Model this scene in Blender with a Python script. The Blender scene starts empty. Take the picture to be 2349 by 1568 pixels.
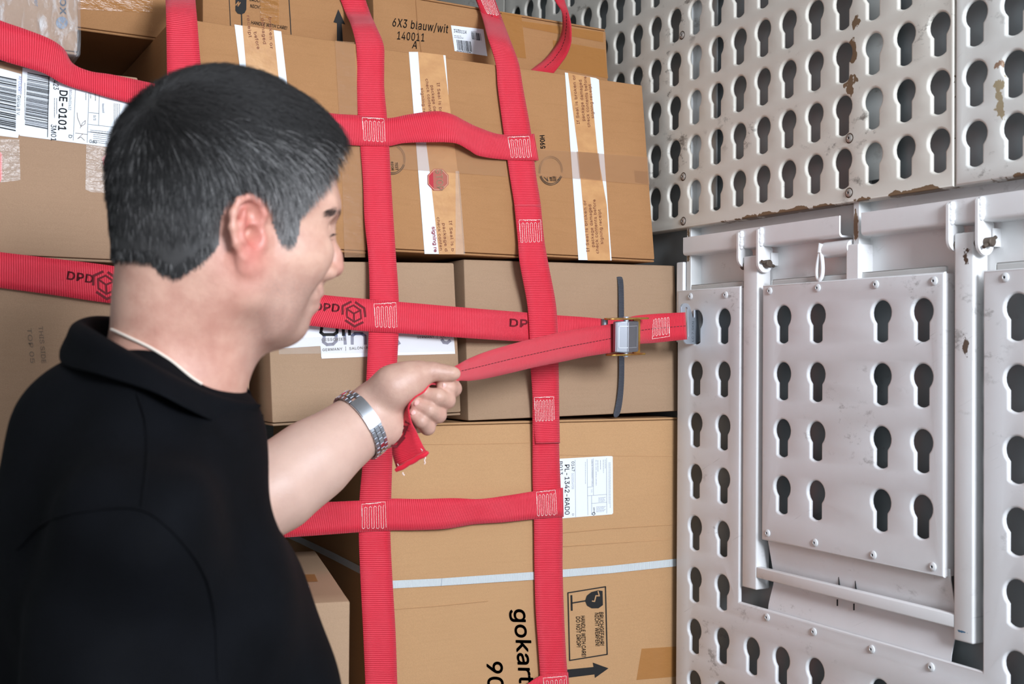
import bpy, bmesh, math, random
import numpy as np
from mathutils import Vector, Matrix
from mathutils.bvhtree import BVHTree

SC = bpy.context.scene
COL = SC.collection
R = math.radians

# ------------------------------------------------------------------ camera
FPX, PW, PH = 2650.0, 2349.0, 1568.0
CAM = Vector((0.0, 0.0, 1.5))
YAW, PITCH, ROLL = R(28.9595), R(0.76875), R(0.40798)
_fw = Vector((math.sin(YAW)*math.cos(PITCH), math.cos(YAW)*math.cos(PITCH), math.sin(PITCH)))
_rt = Vector((math.cos(YAW), -math.sin(YAW), 0))
_up = _rt.cross(_fw)
CR = _rt*math.cos(ROLL) + _up*math.sin(ROLL)
CU = -_rt*math.sin(ROLL) + _up*math.cos(ROLL)
CF = _fw
cd = bpy.data.cameras.new('camera')
cam = bpy.data.objects.new('camera', cd); COL.objects.link(cam)
cam.matrix_world = Matrix(((CR.x, CU.x, -CF.x, CAM.x), (CR.y, CU.y, -CF.y, CAM.y), (CR.z, CU.z, -CF.z, CAM.z), (0, 0, 0, 1)))
cd.sensor_width = 36.0; cd.sensor_fit = 'HORIZONTAL'
cd.lens = FPX/PW*36.0
cd.clip_start = 0.05
cd.dof.use_dof = True; cd.dof.focus_distance = 1.98; cd.dof.aperture_fstop = 7.5
SC.camera = cam

# ------------------------------------------------------------------ light
SC.view_settings.view_transform = 'Standard'
SC.view_settings.look = 'None'
SC.view_settings.exposure = 0.12
SC.view_settings.gamma = 1.0
SC.view_settings.use_curve_mapping = False
world = bpy.data.worlds.new('world'); SC.world = world
world.use_nodes = True
world.node_tree.nodes['Background'].inputs[0].default_value = (0.80, 0.90, 1.0, 1)
world.node_tree.nodes['Background'].inputs[1].default_value = 0.12

def area(name, loc, target, sx, sy, power, color):
    ld = bpy.data.lights.new(name, 'AREA'); ld.shape = 'RECTANGLE'
    ld.size = sx; ld.size_y = sy; ld.energy = power; ld.color = color
    o = bpy.data.objects.new(name, ld); COL.objects.link(o)
    o.location = loc
    o.rotation_euler = (Vector(target)-Vector(loc)).to_track_quat('-Z', 'Y').to_euler()
    return o
# daylight through the open rear doors, and an added key light behind the camera
area('rear_door_daylight', (-0.70, -1.5, 1.5), (1.3, 1.1, 1.35), 0.9, 1.9, 7, (0.84, 0.95, 1.08))
area('key_light', (0.66, -1.30, 2.20), (0.95, 1.65, 1.4), 0.80, 0.65, 86, (0.89, 0.96, 1.06))

# ------------------------------------------------------------------ helpers
def ray(px, py):
    d = CF + CR*((px-PW/2)/FPX) + CU*((PH/2-py)/FPX)
    return d
def atZ(px, py, Z):                      # a point at distance Z along the view axis
    return CAM + ray(px, py)*Z
def aty(px, py, y):                      # a point on the plane y = const
    d = ray(px, py); return CAM + d*(y/d.y)
def atx(px, py, x):                      # a point on the plane x = const
    d = ray(px, py); return CAM + d*(x/d.x)
def atplane(px, py, p0, n):
    d = ray(px, py); return CAM + d*((p0-CAM).dot(n)/d.dot(n))

def tag(o, label=None, cat=None, group=None, kind=None):
    if label: o['label'] = label
    if cat: o['category'] = cat
    if group: o['group'] = group
    if kind: o['kind'] = kind
    return o

def thing(name, loc, label, cat, group=None):
    o = bpy.data.objects.new(name, None); COL.objects.link(o)
    o.empty_display_size = 0.05
    o.location = loc
    return tag(o, label, cat, group)

def link_mesh(name, me, mat, parent=None):
    o = bpy.data.objects.new(name, me); COL.objects.link(o)
    if mat is not None:
        me.materials.clear() if len(me.materials) else None
        for m in (mat if isinstance(mat, (list, tuple)) else [mat]): me.materials.append(m)
    if parent is not None:
        o.parent = parent
        if parent.type == 'EMPTY':
            o.matrix_parent_inverse = Matrix.Translation(-Vector(parent.location))
    return o

def mesh(name, verts, faces, mat, parent=None, smooth=None, uvs=None, midx=None):
    me = bpy.data.meshes.new(name)
    me.from_pydata([tuple(v) for v in verts], [], [tuple(f) for f in faces])
    if midx is not None:
        me.polygons.foreach_set('material_index', midx)
    if uvs is not None:
        ul = me.uv_layers.new(name='uv')
        li = np.zeros(len(me.loops), dtype=np.int32); me.loops.foreach_get('vertex_index', li)
        ul.data.foreach_set('uv', np.asarray(uvs, dtype=np.float32)[li].ravel())
    me.validate(); me.update()
    if smooth is not None:
        me.polygons.foreach_set('use_smooth', [True]*len(me.polygons))
        if smooth < 180: me.set_sharp_from_angle(angle=R(smooth))
    return link_mesh(name, me, mat, parent)

def bm_obj(name, bm, mat, parent=None, smooth=None):
    bmesh.ops.recalc_face_normals(bm, faces=bm.faces)
    me = bpy.data.meshes.new(name); bm.to_mesh(me); bm.free()
    if smooth is not None:
        me.polygons.foreach_set('use_smooth', [True]*len(me.polygons))
        if smooth < 180: me.set_sharp_from_angle(angle=R(smooth))
    return link_mesh(name, me, mat, parent)

def bm_box(bm, lo, hi, bevel=0.0, seg=2, M=None):
    vs = [bm.verts.new((x, y, z)) for x in (lo[0], hi[0]) for y in (lo[1], hi[1]) for z in (lo[2], hi[2])]
    fs = [(0,1,3,2),(4,6,7,5),(0,4,5,1),(2,3,7,6),(0,2,6,4),(1,5,7,3)]
    faces = [bm.faces.new([vs[i] for i in f]) for f in fs]
    if bevel > 0:
        es = list({e for f in faces for e in f.edges})
        r = bmesh.ops.bevel(bm, geom=es, offset=bevel, segments=seg, affect='EDGES', profile=0.5)
        vs = list({v for f in r['faces'] for v in f.verts} | {v for v in vs if v.is_valid})
    if M is not None:
        for v in vs: v.co = M @ v.co
    return vs

def bm_cyl(bm, a, b, r, n=20, r2=None, bevel=0.0):
    a = Vector(a); b = Vector(b); ax = (b-a).normalized()
    t = ax.orthogonal().normalized(); s = ax.cross(t)
    r2 = r if r2 is None else r2
    rings = []
    prof = [(0, r), (1, r2)]
    L = (b-a).length
    if bevel: prof = [(0, r-bevel), (bevel/L, r), (1-bevel/L, r2), (1, r2-bevel)]
    for f, rr in prof:
        rings.append([bm.verts.new(a+ax*(L*f)+(t*math.cos(2*math.pi*i/n)+s*math.sin(2*math.pi*i/n))*rr) for i in range(n)])
    for q in range(len(rings)-1):
        for i in range(n):
            bm.faces.new((rings[q][i], rings[q][(i+1)%n], rings[q+1][(i+1)%n], rings[q+1][i]))
    bm.faces.new(rings[0][::-1]); bm.faces.new(rings[-1])

def bm_tube(bm, pts, r, n=8):
    pts = [Vector(p) for p in pts]
    rings = []
    prev = None
    for i, p in enumerate(pts):
        d = (pts[min(i+1, len(pts)-1)]-pts[max(i-1, 0)]).normalized()
        if prev is None: t = d.orthogonal().normalized()
        else: t = (prev-d*prev.dot(d)).normalized()
        prev = t; s = d.cross(t)
        rr = r[i] if isinstance(r, (list, tuple)) else r
        rings.append([bm.verts.new(p+(t*math.cos(2*math.pi*k/n)+s*math.sin(2*math.pi*k/n))*rr) for k in range(n)])
    for q in range(len(rings)-1):
        for i in range(n):
            bm.faces.new((rings[q][i], rings[q][(i+1)%n], rings[q+1][(i+1)%n], rings[q+1][i]))
    bm.faces.new(rings[0][::-1]); bm.faces.new(rings[-1])

def catmull(P, n):
    """resample control rows P (k x m) to n samples, centripetal-ish Catmull-Rom over the row index distance"""
    P = np.asarray(P, float)
    if len(P) == 2:
        t = np.linspace(0, 1, n)[:, None]; return P[0]*(1-t)+P[1]*t
    dist = np.r_[0, np.cumsum(np.linalg.norm(np.diff(P[:, :3], axis=0), axis=1)+1e-9)]
    m = np.zeros_like(P)
    for i in range(len(P)):
        a, b = max(i-1, 0), min(i+1, len(P)-1)
        m[i] = (P[b]-P[a])/(dist[b]-dist[a])
    t = np.linspace(0, dist[-1], n)
    k = np.clip(np.searchsorted(dist, t, side='right')-1, 0, len(P)-2)
    h = (dist[k+1]-dist[k])[:, None]; s = ((t-dist[k])[:, None])/h
    return (2*s**3-3*s**2+1)*P[k]+(s**3-2*s**2+s)*h*m[k]+(-2*s**3+3*s**2)*P[k+1]+(s**3-s**2)*h*m[k+1]

# ------------------------------------------------------------------ materials
class NT:
    def __init__(s, name, rough=0.5, metal=0.0):
        s.m = bpy.data.materials.new(name); s.m.use_nodes = True
        s.t = s.m.node_tree; s.p = s.t.nodes['Principled BSDF']
        s.p.inputs['Roughness'].default_value = rough
        s.p.inputs['Metallic'].default_value = metal
    def n(s, typ, ins=None, **kw):
        nd = s.t.nodes.new(typ)
        for k, v in kw.items(): setattr(nd, k, v)
        for k, v in (ins or {}).items():
            if hasattr(v, 'is_linked') or isinstance(v, bpy.types.NodeSocket): s.t.links.new(v, nd.inputs[k])
            else: nd.inputs[k].default_value = v
        return nd
    def co(s, kind='Object'):
        return s.n('ShaderNodeTexCoord').outputs[kind]
    def noise(s, vec, scale, detail=4, rough=0.55, dist=0.0):
        return s.n('ShaderNodeTexNoise', {'Vector': vec, 'Scale': scale, 'Detail': detail, 'Roughness': rough, 'Distortion': dist}).outputs['Fac']
    def ramp(s, fac, lo, hi, a=0.0, b=1.0):
        return s.n('ShaderNodeMapRange', {'Value': fac, 'From Min': lo, 'From Max': hi, 'To Min': a, 'To Max': b}, clamp=True).outputs[0]
    def mix(s, fac, a, b, mode='MIX'):
        nd = s.n('ShaderNodeMix', data_type='RGBA', blend_type=mode)
        for sock, v in ((nd.inputs[0], fac), (nd.inputs[6], a), (nd.inputs[7], b)):
            if isinstance(v, bpy.types.NodeSocket): s.t.links.new(v, sock)
            else: sock.default_value = v if not isinstance(v, tuple) or len(v) == 4 else (*v, 1)
        return nd.outputs[2]
    def math(s, op, a, b=0.0, c=0.0):
        nd = s.n('ShaderNodeMath', operation=op)
        for i, v in enumerate((a, b, c)):
            if isinstance(v, bpy.types.NodeSocket): s.t.links.new(v, nd.inputs[i])
            else: nd.inputs[i].default_value = v
        return nd.outputs[0]
    def scale(s, vec, v3):
        return s.n('ShaderNodeVectorMath', {0: vec, 1: v3}, operation='MULTIPLY').outputs[0]
    def color(s, c):
        if isinstance(c, bpy.types.NodeSocket): s.t.links.new(c, s.p.inputs['Base Color'])
        else: s.p.inputs['Base Color'].default_value = (*c, 1)
    def bump(s, h, dist, strength=1.0):
        b = s.n('ShaderNodeBump', {'Height': h, 'Distance': dist, 'Strength': strength})
        s.t.links.new(b.outputs[0], s.p.inputs['Normal'])
    def set(s, k, v):
        if isinstance(v, bpy.types.NodeSocket): s.t.links.new(v, s.p.inputs[k])
        else: s.p.inputs[k].default_value = v

def plain(name, c, rough=0.5, metal=0.0):
    t = NT(name, rough, metal); t.color(c); return t.m

def srgb(r, g, b):
    f = lambda v: (v/255/12.92) if v/255 <= 0.04045 else ((v/255+0.055)/1.055)**2.4
    return (f(r), f(g), f(b))

def cardboard(name, c, blot=0.25):
    t = NT(name, 0.82)
    co = t.co()
    fib = t.noise(t.scale(co, (700.0, 700.0, 800.0)), 1.0, 3)
    fine = t.noise(co, 1400.0, 2)
    big = t.noise(t.scale(co, (9, 9, 14)), 1.0, 5, 0.65)
    rows = t.noise(t.scale(co, (14, 14, 190)), 1.0, 2)
    dark = tuple(v*0.92 for v in c); light = tuple(min(1, v*1.07) for v in c)
    k = t.mix(t.ramp(fib, 0.3, 0.7), dark, light)
    k = t.mix(t.ramp(big, 0.38, 0.68, 0.0, blot), k, tuple(v*f for v, f in zip(c, (0.78, 0.74, 0.68))))
    k = t.mix(t.ramp(rows, 0.52, 0.72, 0.0, blot), k, tuple(v*f for v, f in zip(c, (0.80, 0.77, 0.72))))
    k = t.mix(t.ramp(fine, 0.62, 0.75, 0.0, 0.35), k, tuple(v*0.55 for v in c))
    t.color(k)
    rib = t.n('ShaderNodeTexWave', {'Vector': co, 'Scale': 42.0, 'Distortion': 0.6, 'Detail': 1.0}, bands_direction='Z').outputs['Fac']
    h = t.math('ADD', t.math('MULTIPLY', rib, 0.15), t.math('ADD', t.math('MULTIPLY', fib, 0.25), t.math('MULTIPLY', big, 2.0)))
    t.bump(h, 0.0006, 0.4)
    t.set('Specular IOR Level', 0.25)
    return t.m

M = {}
M['card_warm'] = cardboard('cardboard_warm_brown', srgb(172, 125, 83))
M['card_pale'] = cardboard('cardboard_pale_brown', srgb(168, 138, 111), 0.12)
M['card_tan'] = cardboard('cardboard_tan', srgb(190, 148, 106), 0.10)
M['card_grey'] = cardboard('cardboard_dull_brown', srgb(164, 132, 106), 0.12)
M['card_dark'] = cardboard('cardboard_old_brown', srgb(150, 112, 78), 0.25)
M['black_ink'] = plain('black_ink', (0.008, 0.0075, 0.0075), 0.75)
M['grey_ink'] = plain('faded_grey_ink', srgb(120, 100, 84), 0.7)
M['blue_ink'] = plain('blue_pen_ink', srgb(120, 128, 190), 0.6)
M['brown_ink'] = plain('red_brown_ink', srgb(176, 104, 82), 0.6)
M['red_ink'] = plain('red_ink', srgb(196, 40, 58), 0.5)
M['stamp_ink'] = plain('stamp_ink', srgb(64, 52, 42), 0.6)
M['stamp_pale'] = plain('stamp_under_tape', srgb(148, 110, 78), 0.5)
M['stop_dull'] = plain('stop_sign_under_tape', srgb(168, 88, 72), 0.4)
M['stop_red'] = plain('stop_sign_red', srgb(178, 18, 40), 0.4)
M['paper'] = plain('white_label_paper', srgb(232, 236, 242), 0.55)
M['paper_grey'] = plain('label_grey_print', srgb(150, 155, 165), 0.6)
M['white_tape'] = plain('white_paper_tape', srgb(226, 230, 236), 0.45)

t = NT('brown_seal_tape', 0.32)
co = t.co(); nz = t.noise(t.scale(co, (40, 40, 60)), 1.0, 3)
t.color(t.mix(t.ramp(nz, 0.35, 0.65), srgb(192, 140, 92), srgb(204, 153, 102)))
t.bump(t.noise(co, 60, 3), 0.0012, 0.5); M['seal_tape'] = t.m

def clear_tape(name, tint, alpha, rough=0.22):
    t = NT(name, rough); co = t.co()
    t.color(tint); t.set('Alpha', alpha)
    nz = t.noise(t.scale(co, (30, 30, 70)), 1.0, 4, 0.6)
    t.bump(nz, 0.004, 0.6)
    return t.m
M['tape_tan'] = clear_tape('tan_packing_tape', srgb(196, 148, 108), 0.38)
M['tape_orange'] = clear_tape('orange_packing_tape', srgb(190, 130, 68), 0.60)
M['tape_clear'] = clear_tape('clear_packing_tape', srgb(225, 215, 205), 0.22, 0.12)
M['tape_dark'] = clear_tape('doubled_packing_tape', srgb(176, 130, 94), 0.45)

# red webbing: ribs across the strap, flecked with paler threads
def webbing(name, base, light, dark, rib=0.0031):
    t = NT(name, 0.55)
    uv = t.n('ShaderNodeUVMap').outputs[0]
    sx = t.n('ShaderNodeSeparateXYZ', {0: uv})
    wob = t.noise(t.scale(uv, (14, 14, 1)), 1.0, 2)
    u = t.math('ADD', sx.outputs[0], t.math('MULTIPLY', t.math('SUBTRACT', wob, 0.5), 0.0022))
    ph = t.math('MULTIPLY', u, 2*math.pi/rib)
    ribs = t.math('MULTIPLY_ADD', t.math('SINE', ph), 0.5, 0.5)
    half = t.math('MULTIPLY', t.math('FLOOR', t.math('MULTIPLY', u, 1.0/rib)), 0.5)
    thr = t.math('SINE', t.math('MULTIPLY', t.math('ADD', t.math('MULTIPLY', sx.outputs[1], 1/0.0019), half), 2*math.pi))
    thr = t.math('MULTIPLY_ADD', thr, 0.5, 0.5)
    big = t.noise(t.scale(uv, (22, 40, 1)), 1.0, 4)
    fleck = t.math('MULTIPLY', t.ramp(ribs, 0.62, 0.95), t.ramp(thr, 0.15, 0.85, 0.35, 1.0))
    fleck = t.math('MULTIPLY', fleck, t.ramp(big, 0.30, 0.62, 0.35, 1.0))
    k = t.mix(t.ramp(ribs, 0.0, 0.55), dark, base)
    k = t.mix(t.math('MULTIPLY', fleck, 0.6), k, light)
    k = t.mix(t.ramp(big, 0.58, 0.75, 0.0, 0.25), k, dark)
    t.color(k)
    t.bump(t.math('ADD', ribs, t.math('MULTIPLY', thr, 0.3)), 0.0007, 0.8)
    t.set('Sheen Weight', 0.15)
    return t.m
M['web'] = webbing('red_webbing', srgb(228, 24, 54), srgb(246, 104, 122), srgb(188, 10, 38))
M['web_tail'] = webbing('red_webbing_fine', srgb(224, 24, 52), srgb(238, 64, 84), srgb(196, 12, 40), 0.0019)
M['web_grey'] = webbing('grey_strapping', srgb(58, 61, 70), srgb(116, 120, 132), srgb(38, 40, 48), 0.0024)
M['band_white'] = webbing('white_strapping', srgb(214, 220, 222), srgb(236, 240, 240), srgb(196, 202, 204), 0.0022)
M['web_edge'] = plain('red_webbing_edge', srgb(170, 12, 34), 0.7)
M['web_ink'] = plain('dark_red_print', srgb(104, 8, 22), 0.8)
M['thread'] = plain('white_thread', srgb(240, 214, 205), 0.6)
M['black_thread'] = plain('black_thread', srgb(62, 10, 18), 0.7)

def painted(name, c, dirt, chips=None, rough=0.38):
    t = NT(name, rough); co = t.co()
    xyz = t.n('ShaderNodeSeparateXYZ', {0: co})
    soft = t.noise(t.scale(co, (5, 5, 5)), 1.0, 4, 0.6)
    k = t.mix(t.ramp(soft, 0.35, 0.7), c, tuple(v*f for v, f in zip(c, (0.93, 0.925, 0.91))))
    # grime scuffs
    sc1 = t.noise(t.scale(co, (30, 30, 45)), 1.0, 8, 0.72)
    area_ = t.noise(t.scale(co, (6, 6, 9)), 1.0, 2)
    scuff = t.math('MULTIPLY', t.ramp(sc1, 0.56, 0.66), t.ramp(area_, 0.52, 0.64))
    k = t.mix(t.math('MULTIPLY', scuff, dirt), k, srgb(92, 82, 72))
    # thin scratches
    rot = t.n('ShaderNodeMapping', {'Vector': co, 'Rotation': (0.5, 0, 0)}).outputs[0]
    sl = t.noise(t.scale(rot, (6, 6, 220)), 1.0, 5, 0.7)
    scr = t.math('MULTIPLY', t.ramp(sl, 0.66, 0.72), t.ramp(t.noise(t.scale(co, (11, 11, 14)), 1.0, 2), 0.54, 0.62))
    k = t.mix(t.math('MULTIPLY', scr, 0.65*min(1, dirt*1.2)), k, srgb(70, 66, 64))
    if chips:
        for (y0, z0, ry, rz, thr, colr) in chips:
            dy = t.math('DIVIDE', t.math('SUBTRACT', xyz.outputs[1], y0), ry)
            dz = t.math('DIVIDE', t.math('SUBTRACT', xyz.outputs[2], z0), rz)
            d = t.math('SQRT', t.math('ADD', t.math('MULTIPLY', dy, dy), t.math('MULTIPLY', dz, dz)))
            nz = t.noise(t.scale(co, (34, 34, 30)), 1.0, 6, 0.6)
            v = t.math('SUBTRACT', nz, t.math('MULTIPLY', d, 0.28))
            k = t.mix(t.ramp(v, thr, thr+0.015), k, colr)
    t.color(k)
    t.set('Roughness', t.ramp(scuff, 0, 1, rough, 0.75))
    t.bump(t.noise(co, 35, 3), 0.0006, 0.4)
    return t.m
# ------------------------------------------------------------------ cargo box: the setting
W = 1.289                     # inner face of the right-hand wall lining
SKIN = W+0.036
ZT = 2.62
def struct(name, lo, hi, mat):
    bm = bmesh.new(); bm_box(bm, lo, hi)
    return tag(bm_obj(name, bm, mat), kind='structure')
M['skin'] = painted('white_painted_steel', srgb(204, 205, 203), 0.25)
M['skin_in'] = painted('grey_inner_skin', srgb(150, 156, 158), 0.4)
M['wood_floor'] = plain('grey_floor', srgb(120, 120, 120), 0.7)
struct('floor', (-1.30, -1.6, -0.06), (1.45, 3.3, 0.0), M['wood_floor'])
struct('ceiling', (-1.30, -1.6, ZT), (1.45, 3.3, ZT+0.05), M['skin'])
struct('wall_left', (-1.30, -1.6, 0.0), (-1.24, 3.3, ZT), M['skin'])
struct('wall_front', (-1.24, 3.20, 0.0), (1.45, 3.3, ZT), M['skin_in'])
wallR = struct('wall_right', (SKIN, -1.6, 0.0), (1.45, 3.2, ZT), M['skin_in'])

def wy(px, py=600): return atx(px, py, W).y
def wz(px, py): return atx(px, py, W).z

BEV = 0.0035
def keyhole(y, z):
    """outline of one keyhole cut-out, circle centre at y, z (points in the wall plane)"""
    r, h, hw, rb = 0.0187+BEV, 0.0430+BEV, 0.0118+BEV, 0.0187+BEV
    a = math.asin(hw/r)
    P = []
    for i in range(17):
        t = -math.pi/2+a+(2*math.pi-2*a)*i/16
        P.append((y+r*math.cos(t), z+r*math.sin(t)))
    ab = math.asin(hw/rb)
    for i in range(7):
        t = -math.pi/2-ab+2*ab*i/6
        P.append((y+rb*math.cos(t), z-h+rb+rb*math.sin(t)))
    return P

def sheet(name, outline, holes, mat, parent, x=W, ex=0.0005):
    cu = bpy.data.curves.new(name, 'CURVE'); cu.dimensions = '2D'; cu.fill_mode = 'BOTH'
    cu.extrude = ex; cu.bevel_depth = BEV; cu.bevel_resolution = 3
    for P in [outline]+[keyhole(*h) for h in holes]:
        s = cu.splines.new('POLY'); s.points.add(len(P)-1); s.use_cyclic_u = True
        s.points.foreach_set('co', [c for p in P for c in (p[0], p[1], 0, 1)])
    o = bpy.data.objects.new(name, cu); COL.objects.link(o)
    me = bpy.data.meshes.new_from_object(o.evaluated_get(bpy.context.evaluated_depsgraph_get()))
    bpy.data.objects.remove(o); bpy.data.curves.remove(cu)
    n = len(me.vertices); v = np.zeros(n*3); me.vertices.foreach_get('co', v); v = v.reshape(-1, 3)
    w = np.c_[x+ex+BEV-v[:, 2], v[:, 0], v[:, 1]]
    me.vertices.foreach_set('co', w.ravel()); me.materials.clear()
    bm = bmesh.new(); bm.from_mesh(me)
    bmesh.ops.remove_doubles(bm, verts=bm.verts, dist=1e-5)
    bmesh.ops.recalc_face_normals(bm, faces=bm.faces); bm.to_mesh(me); bm.free()
    me.polygons.foreach_set('use_smooth', [True]*len(me.polygons)); me.set_sharp_from_angle(angle=R(32))
    me.name = name
    return link_mesh(name, me, mat, parent)

M['rivet'] = plain('white_rivet', srgb(214, 214, 214), 0.35)
M['rivet_dark'] = plain('bare_steel_rivet', srgb(176, 168, 160), 0.4, 0.5)
M['rust'] = plain('rusty_washer', srgb(84, 62, 46), 0.8)
M['hole_dark'] = plain('rivet_bore', (0.02, 0.02, 0.02), 0.8)
def rivet(parent, px, py, rusty=False, x=W):
    p = atx(px, py, x); bm = bmesh.new()
    r = 0.0062
    prof = [(r, 0.0), (r*0.96, -0.0016), (r*0.7, -0.0028), (r*0.36, -0.0030), (r*0.30, -0.0016), (0.0, -0.0016)]
    n = 18; rings = []
    for rr, dx in prof:
        if rr == 0: rings.append([bm.verts.new((p.x+dx, p.y, p.z))])
        else: rings.append([bm.verts.new((p.x+dx, p.y+rr*math.cos(2*math.pi*i/n), p.z+rr*math.sin(2*math.pi*i/n))) for i in range(n)])
    for q in range(len(rings)-1):
        for i in range(n):
            if len(rings[q+1]) == 1: f = bm.faces.new((rings[q][i], rings[q][(i+1) % n], rings[q+1][0]))
            else: f = bm.faces.new((rings[q][i], rings[q][(i+1) % n], rings[q+1][(i+1) % n], rings[q+1][i]))
            f.material_index = 1 if q >= 4 else 0
    if rusty:
        k = len(bm.verts)
        for i in range(n):
            a0, a1 = 2*math.pi*i/n, 2*math.pi*(i+1)/n
            f = bm.faces.new([bm.verts.new((p.x-0.0004, p.y+rr*math.cos(a), p.z+rr*math.sin(a))) for rr, a in ((r*0.9, a0), (r*1.28, a0), (r*1.28, a1), (r*0.9, a1))])
            f.material_index = 2
    return bm_obj('rivet', bm, [M['rivet_dark' if rusty else 'rivet'], M['hole_dark'], M['rust']], parent, 40)

BROWN = srgb(120, 96, 72); RUSTC = srgb(172, 112, 74); STAIN = srgb(168, 152, 122)
c1 = atx(1958, 60, W); c2 = atx(1952, 180, W); c3 = atx(1958, 120, W)
zub_ = wz(2000, 457); r1 = atx(1567, 415, W); r2 = atx(1949, 320, W); s1 = atx(2285, 150, W); s2 = atx(2290, 215, W)
M['panel_up'] = painted('worn_white_panel', srgb(224, 218, 207), 0.85, [
    (c3.y, c3.z, 0.010, 0.060, 0.33, BROWN), (c2.y, c2.z, 0.020, 0.035, 0.36, BROWN), (c1.y, c1.z, 0.016, 0.03, 0.40, BROWN),
    (1.43, zub_+0.001, 0.20, 0.006, 0.30, BROWN), (1.15, zub_+0.001, 0.07, 0.006, 0.32, BROWN),
    (wy(1950, 420), wz(1950, 400), 0.006, 0.045, 0.46, BROWN), (wy(2190, 300), wz(2190, 250), 0.006, 0.16, 0.47, BROWN),
    (r1.y, r1.z, 0.006, 0.012, 0.40, RUSTC), (r2.y, r2.z, 0.008, 0.010, 0.42, RUSTC)], 0.42)
M['panel_side'] = painted('stained_white_panel', srgb(224, 222, 216), 0.8, [
    (s1.y, s1.z, 0.016, 0.02, 0.40, srgb(150, 120, 98)), (s2.y, s2.z, 0.02, 0.05, 0.40, STAIN), (0.95, zub_+0.001, 0.10, 0.006, 0.33, BROWN)], 0.4)
M['panel_low'] = painted('white_panel', srgb(230, 229, 230), 0.55, None, 0.36)
M['frame_white'] = painted('white_steel_tube', srgb(234, 233, 233), 0.5, [
    (wy(2215, 600), wz(2215, 600), 0.012, 0.03, 0.44, srgb(84, 66, 54)), (wy(2212, 800), wz(2212, 800), 0.012, 0.04, 0.455, srgb(96, 82, 70)),
    (wy(2210, 1450), wz(2210, 1449), 0.02, 0.004, 0.42, srgb(66, 116, 150))], 0.36)
M['rail_white'] = painted('white_rail_paint', srgb(240, 239, 239), 0.3, None, 0.34)
M['trim_white'] = painted('white_stud_paint', srgb(228, 230, 230), 0.6, [(wy(1953, 500), wz(1953, 500), 0.008, 0.08, 0.40, srgb(132, 112, 90)), (wy(1571, 550), wz(1571, 550), 0.008, 0.08, 0.40, srgb(132, 112, 90))], 0.4)

# upper perforated lining
ZC, PU, PL = 1.5, 0.08113, 0.092
zu = ZC+0.32184-0.0187; zl = ZC+0.08759-0.0187
zub = wz(2000, 457)                   # lower edge of the upper lining
ycol = [1.718-0.0605*i for i in range(-10, 22)]
seam = wy(2189, 300)
yfar = wy(1157, 10)
def upper(name, y0, y1, label, mat, rivets):
    root = thing(name, (W, (y0+y1)/2, zub), label, 'wall panel', 'perforated lining panels')
    hs = [(y, zu+PU*r) for y in ycol if y0+0.025 < y < y1-0.02 for r in range(0, 8)]
    b = BEV; top = zu+PU*7+0.06
    sheet('sheet', [(y0+b, zub+b), (y1-b, zub+b), (y1-b, top), (y0+b, top)], hs, mat, root)
    bm = bmesh.new(); bm_box(bm, (W+0.004, y0+0.002, zub+0.0005), (W+0.024, y1-0.002, zub+0.003), 0.0008)
    bm_obj('flange', bm, mat, root)
    for px, py in rivets: rivet(root, px, py, True)
    return root
upper('perforated_panel', seam+0.0012, yfar-0.001, 'worn white keyhole-perforated panel above the rails, with brown paint chips', M['panel_up'],
      [(1565, 81), (1567.6, 405), (1567.6, 507), (1949, 317), (1948, 442)])
upper('perforated_panel', 0.42, seam-0.0012, 'yellow-stained white perforated panel in the top right corner, right of the seam', M['panel_side'], [])
upper('perforated_panel', yfar+0.001, 2.85, 'far perforated panel strip beyond the seam behind the loose red strap', M['panel_up'], [])

# lower perforated lining: one sheet with a deep cut-out
yA, yB, yC, yD, yE, yF, yG = 1.6508, 1.5744, 1.4252, 1.3486, 1.2162, 1.1409, 0.9875
yL = wy(1553, 800); ycut0 = wy(1697, 900); ycut1 = wy(2254, 900)
ztL = wz(1620, 661); ztR = wz(2300, 617); zcut = wz(1960, 1455.5)
lo = thing('perforated_panel', (W, 1.2, 0.5), 'large lower white perforated panel with a deep cut-out around the swing frame', 'wall panel', 'perforated lining panels')
holes = [(yA, zl-PL*j) for j in range(0, 9)]+[(yB, zl-PL*j) for j in range(0, 9)]+[(yG, zl-PL*j) for j in range(0, 9)]+[(yG-0.0764*k, zl-PL*j) for k in range(1, 7) for j in range(0, 9)]
zr = wz(1795, 1485.4)-0.0187
yM = wy(1724, 1470)
holes += [(y, zr-PL*j) for y in (yM, yC, yD, (yD+yE)/2+0.0, yE, yF) for j in range(0, 3) if not (y == (yD+yE)/2+0.0)]
b = BEV
zb0 = 0.62
sheet('sheet', [(0.42, zb0), (yL-b, zb0), (yL-b, ztL-b), (ycut0+b, ztL-b), (ycut0+b, zcut-b), (ycut1-b, zcut-b), (ycut1-b, ztR-b), (0.42, ztR-b)], holes, M['panel_low'], lo)
bm = bmesh.new(); bm_box(bm, (W+0.003, ycut0-0.0005, zcut+0.025), (W+0.030, ycut0+0.0025, ztL-0.003), 0.001)
bm_obj('flange', bm, M['panel_low'], lo)
for px, py in [(1584, 679.5), (1664.5, 676), (1760, 1415), (1867, 1448), (2000, 1488), (2136, 1529), (2306, 636)]: rivet(lo, px, py)
bm = bmesh.new(); bm_box(bm, (W+0.010, ycut0+0.004, ztL-0.02), (W+0.013, yL-0.012, ztL+0.009), 0.003)
bm_obj('backing_plate', bm, M['skin'], lo)
bm = bmesh.new(); bm_box(bm, (W+0.010, 0.44, ztR-0.02), (W+0.013, ycut1-0.012, ztR+0.010), 0.003)
bm_obj('backing_plate', bm, M['skin'], lo)

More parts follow.
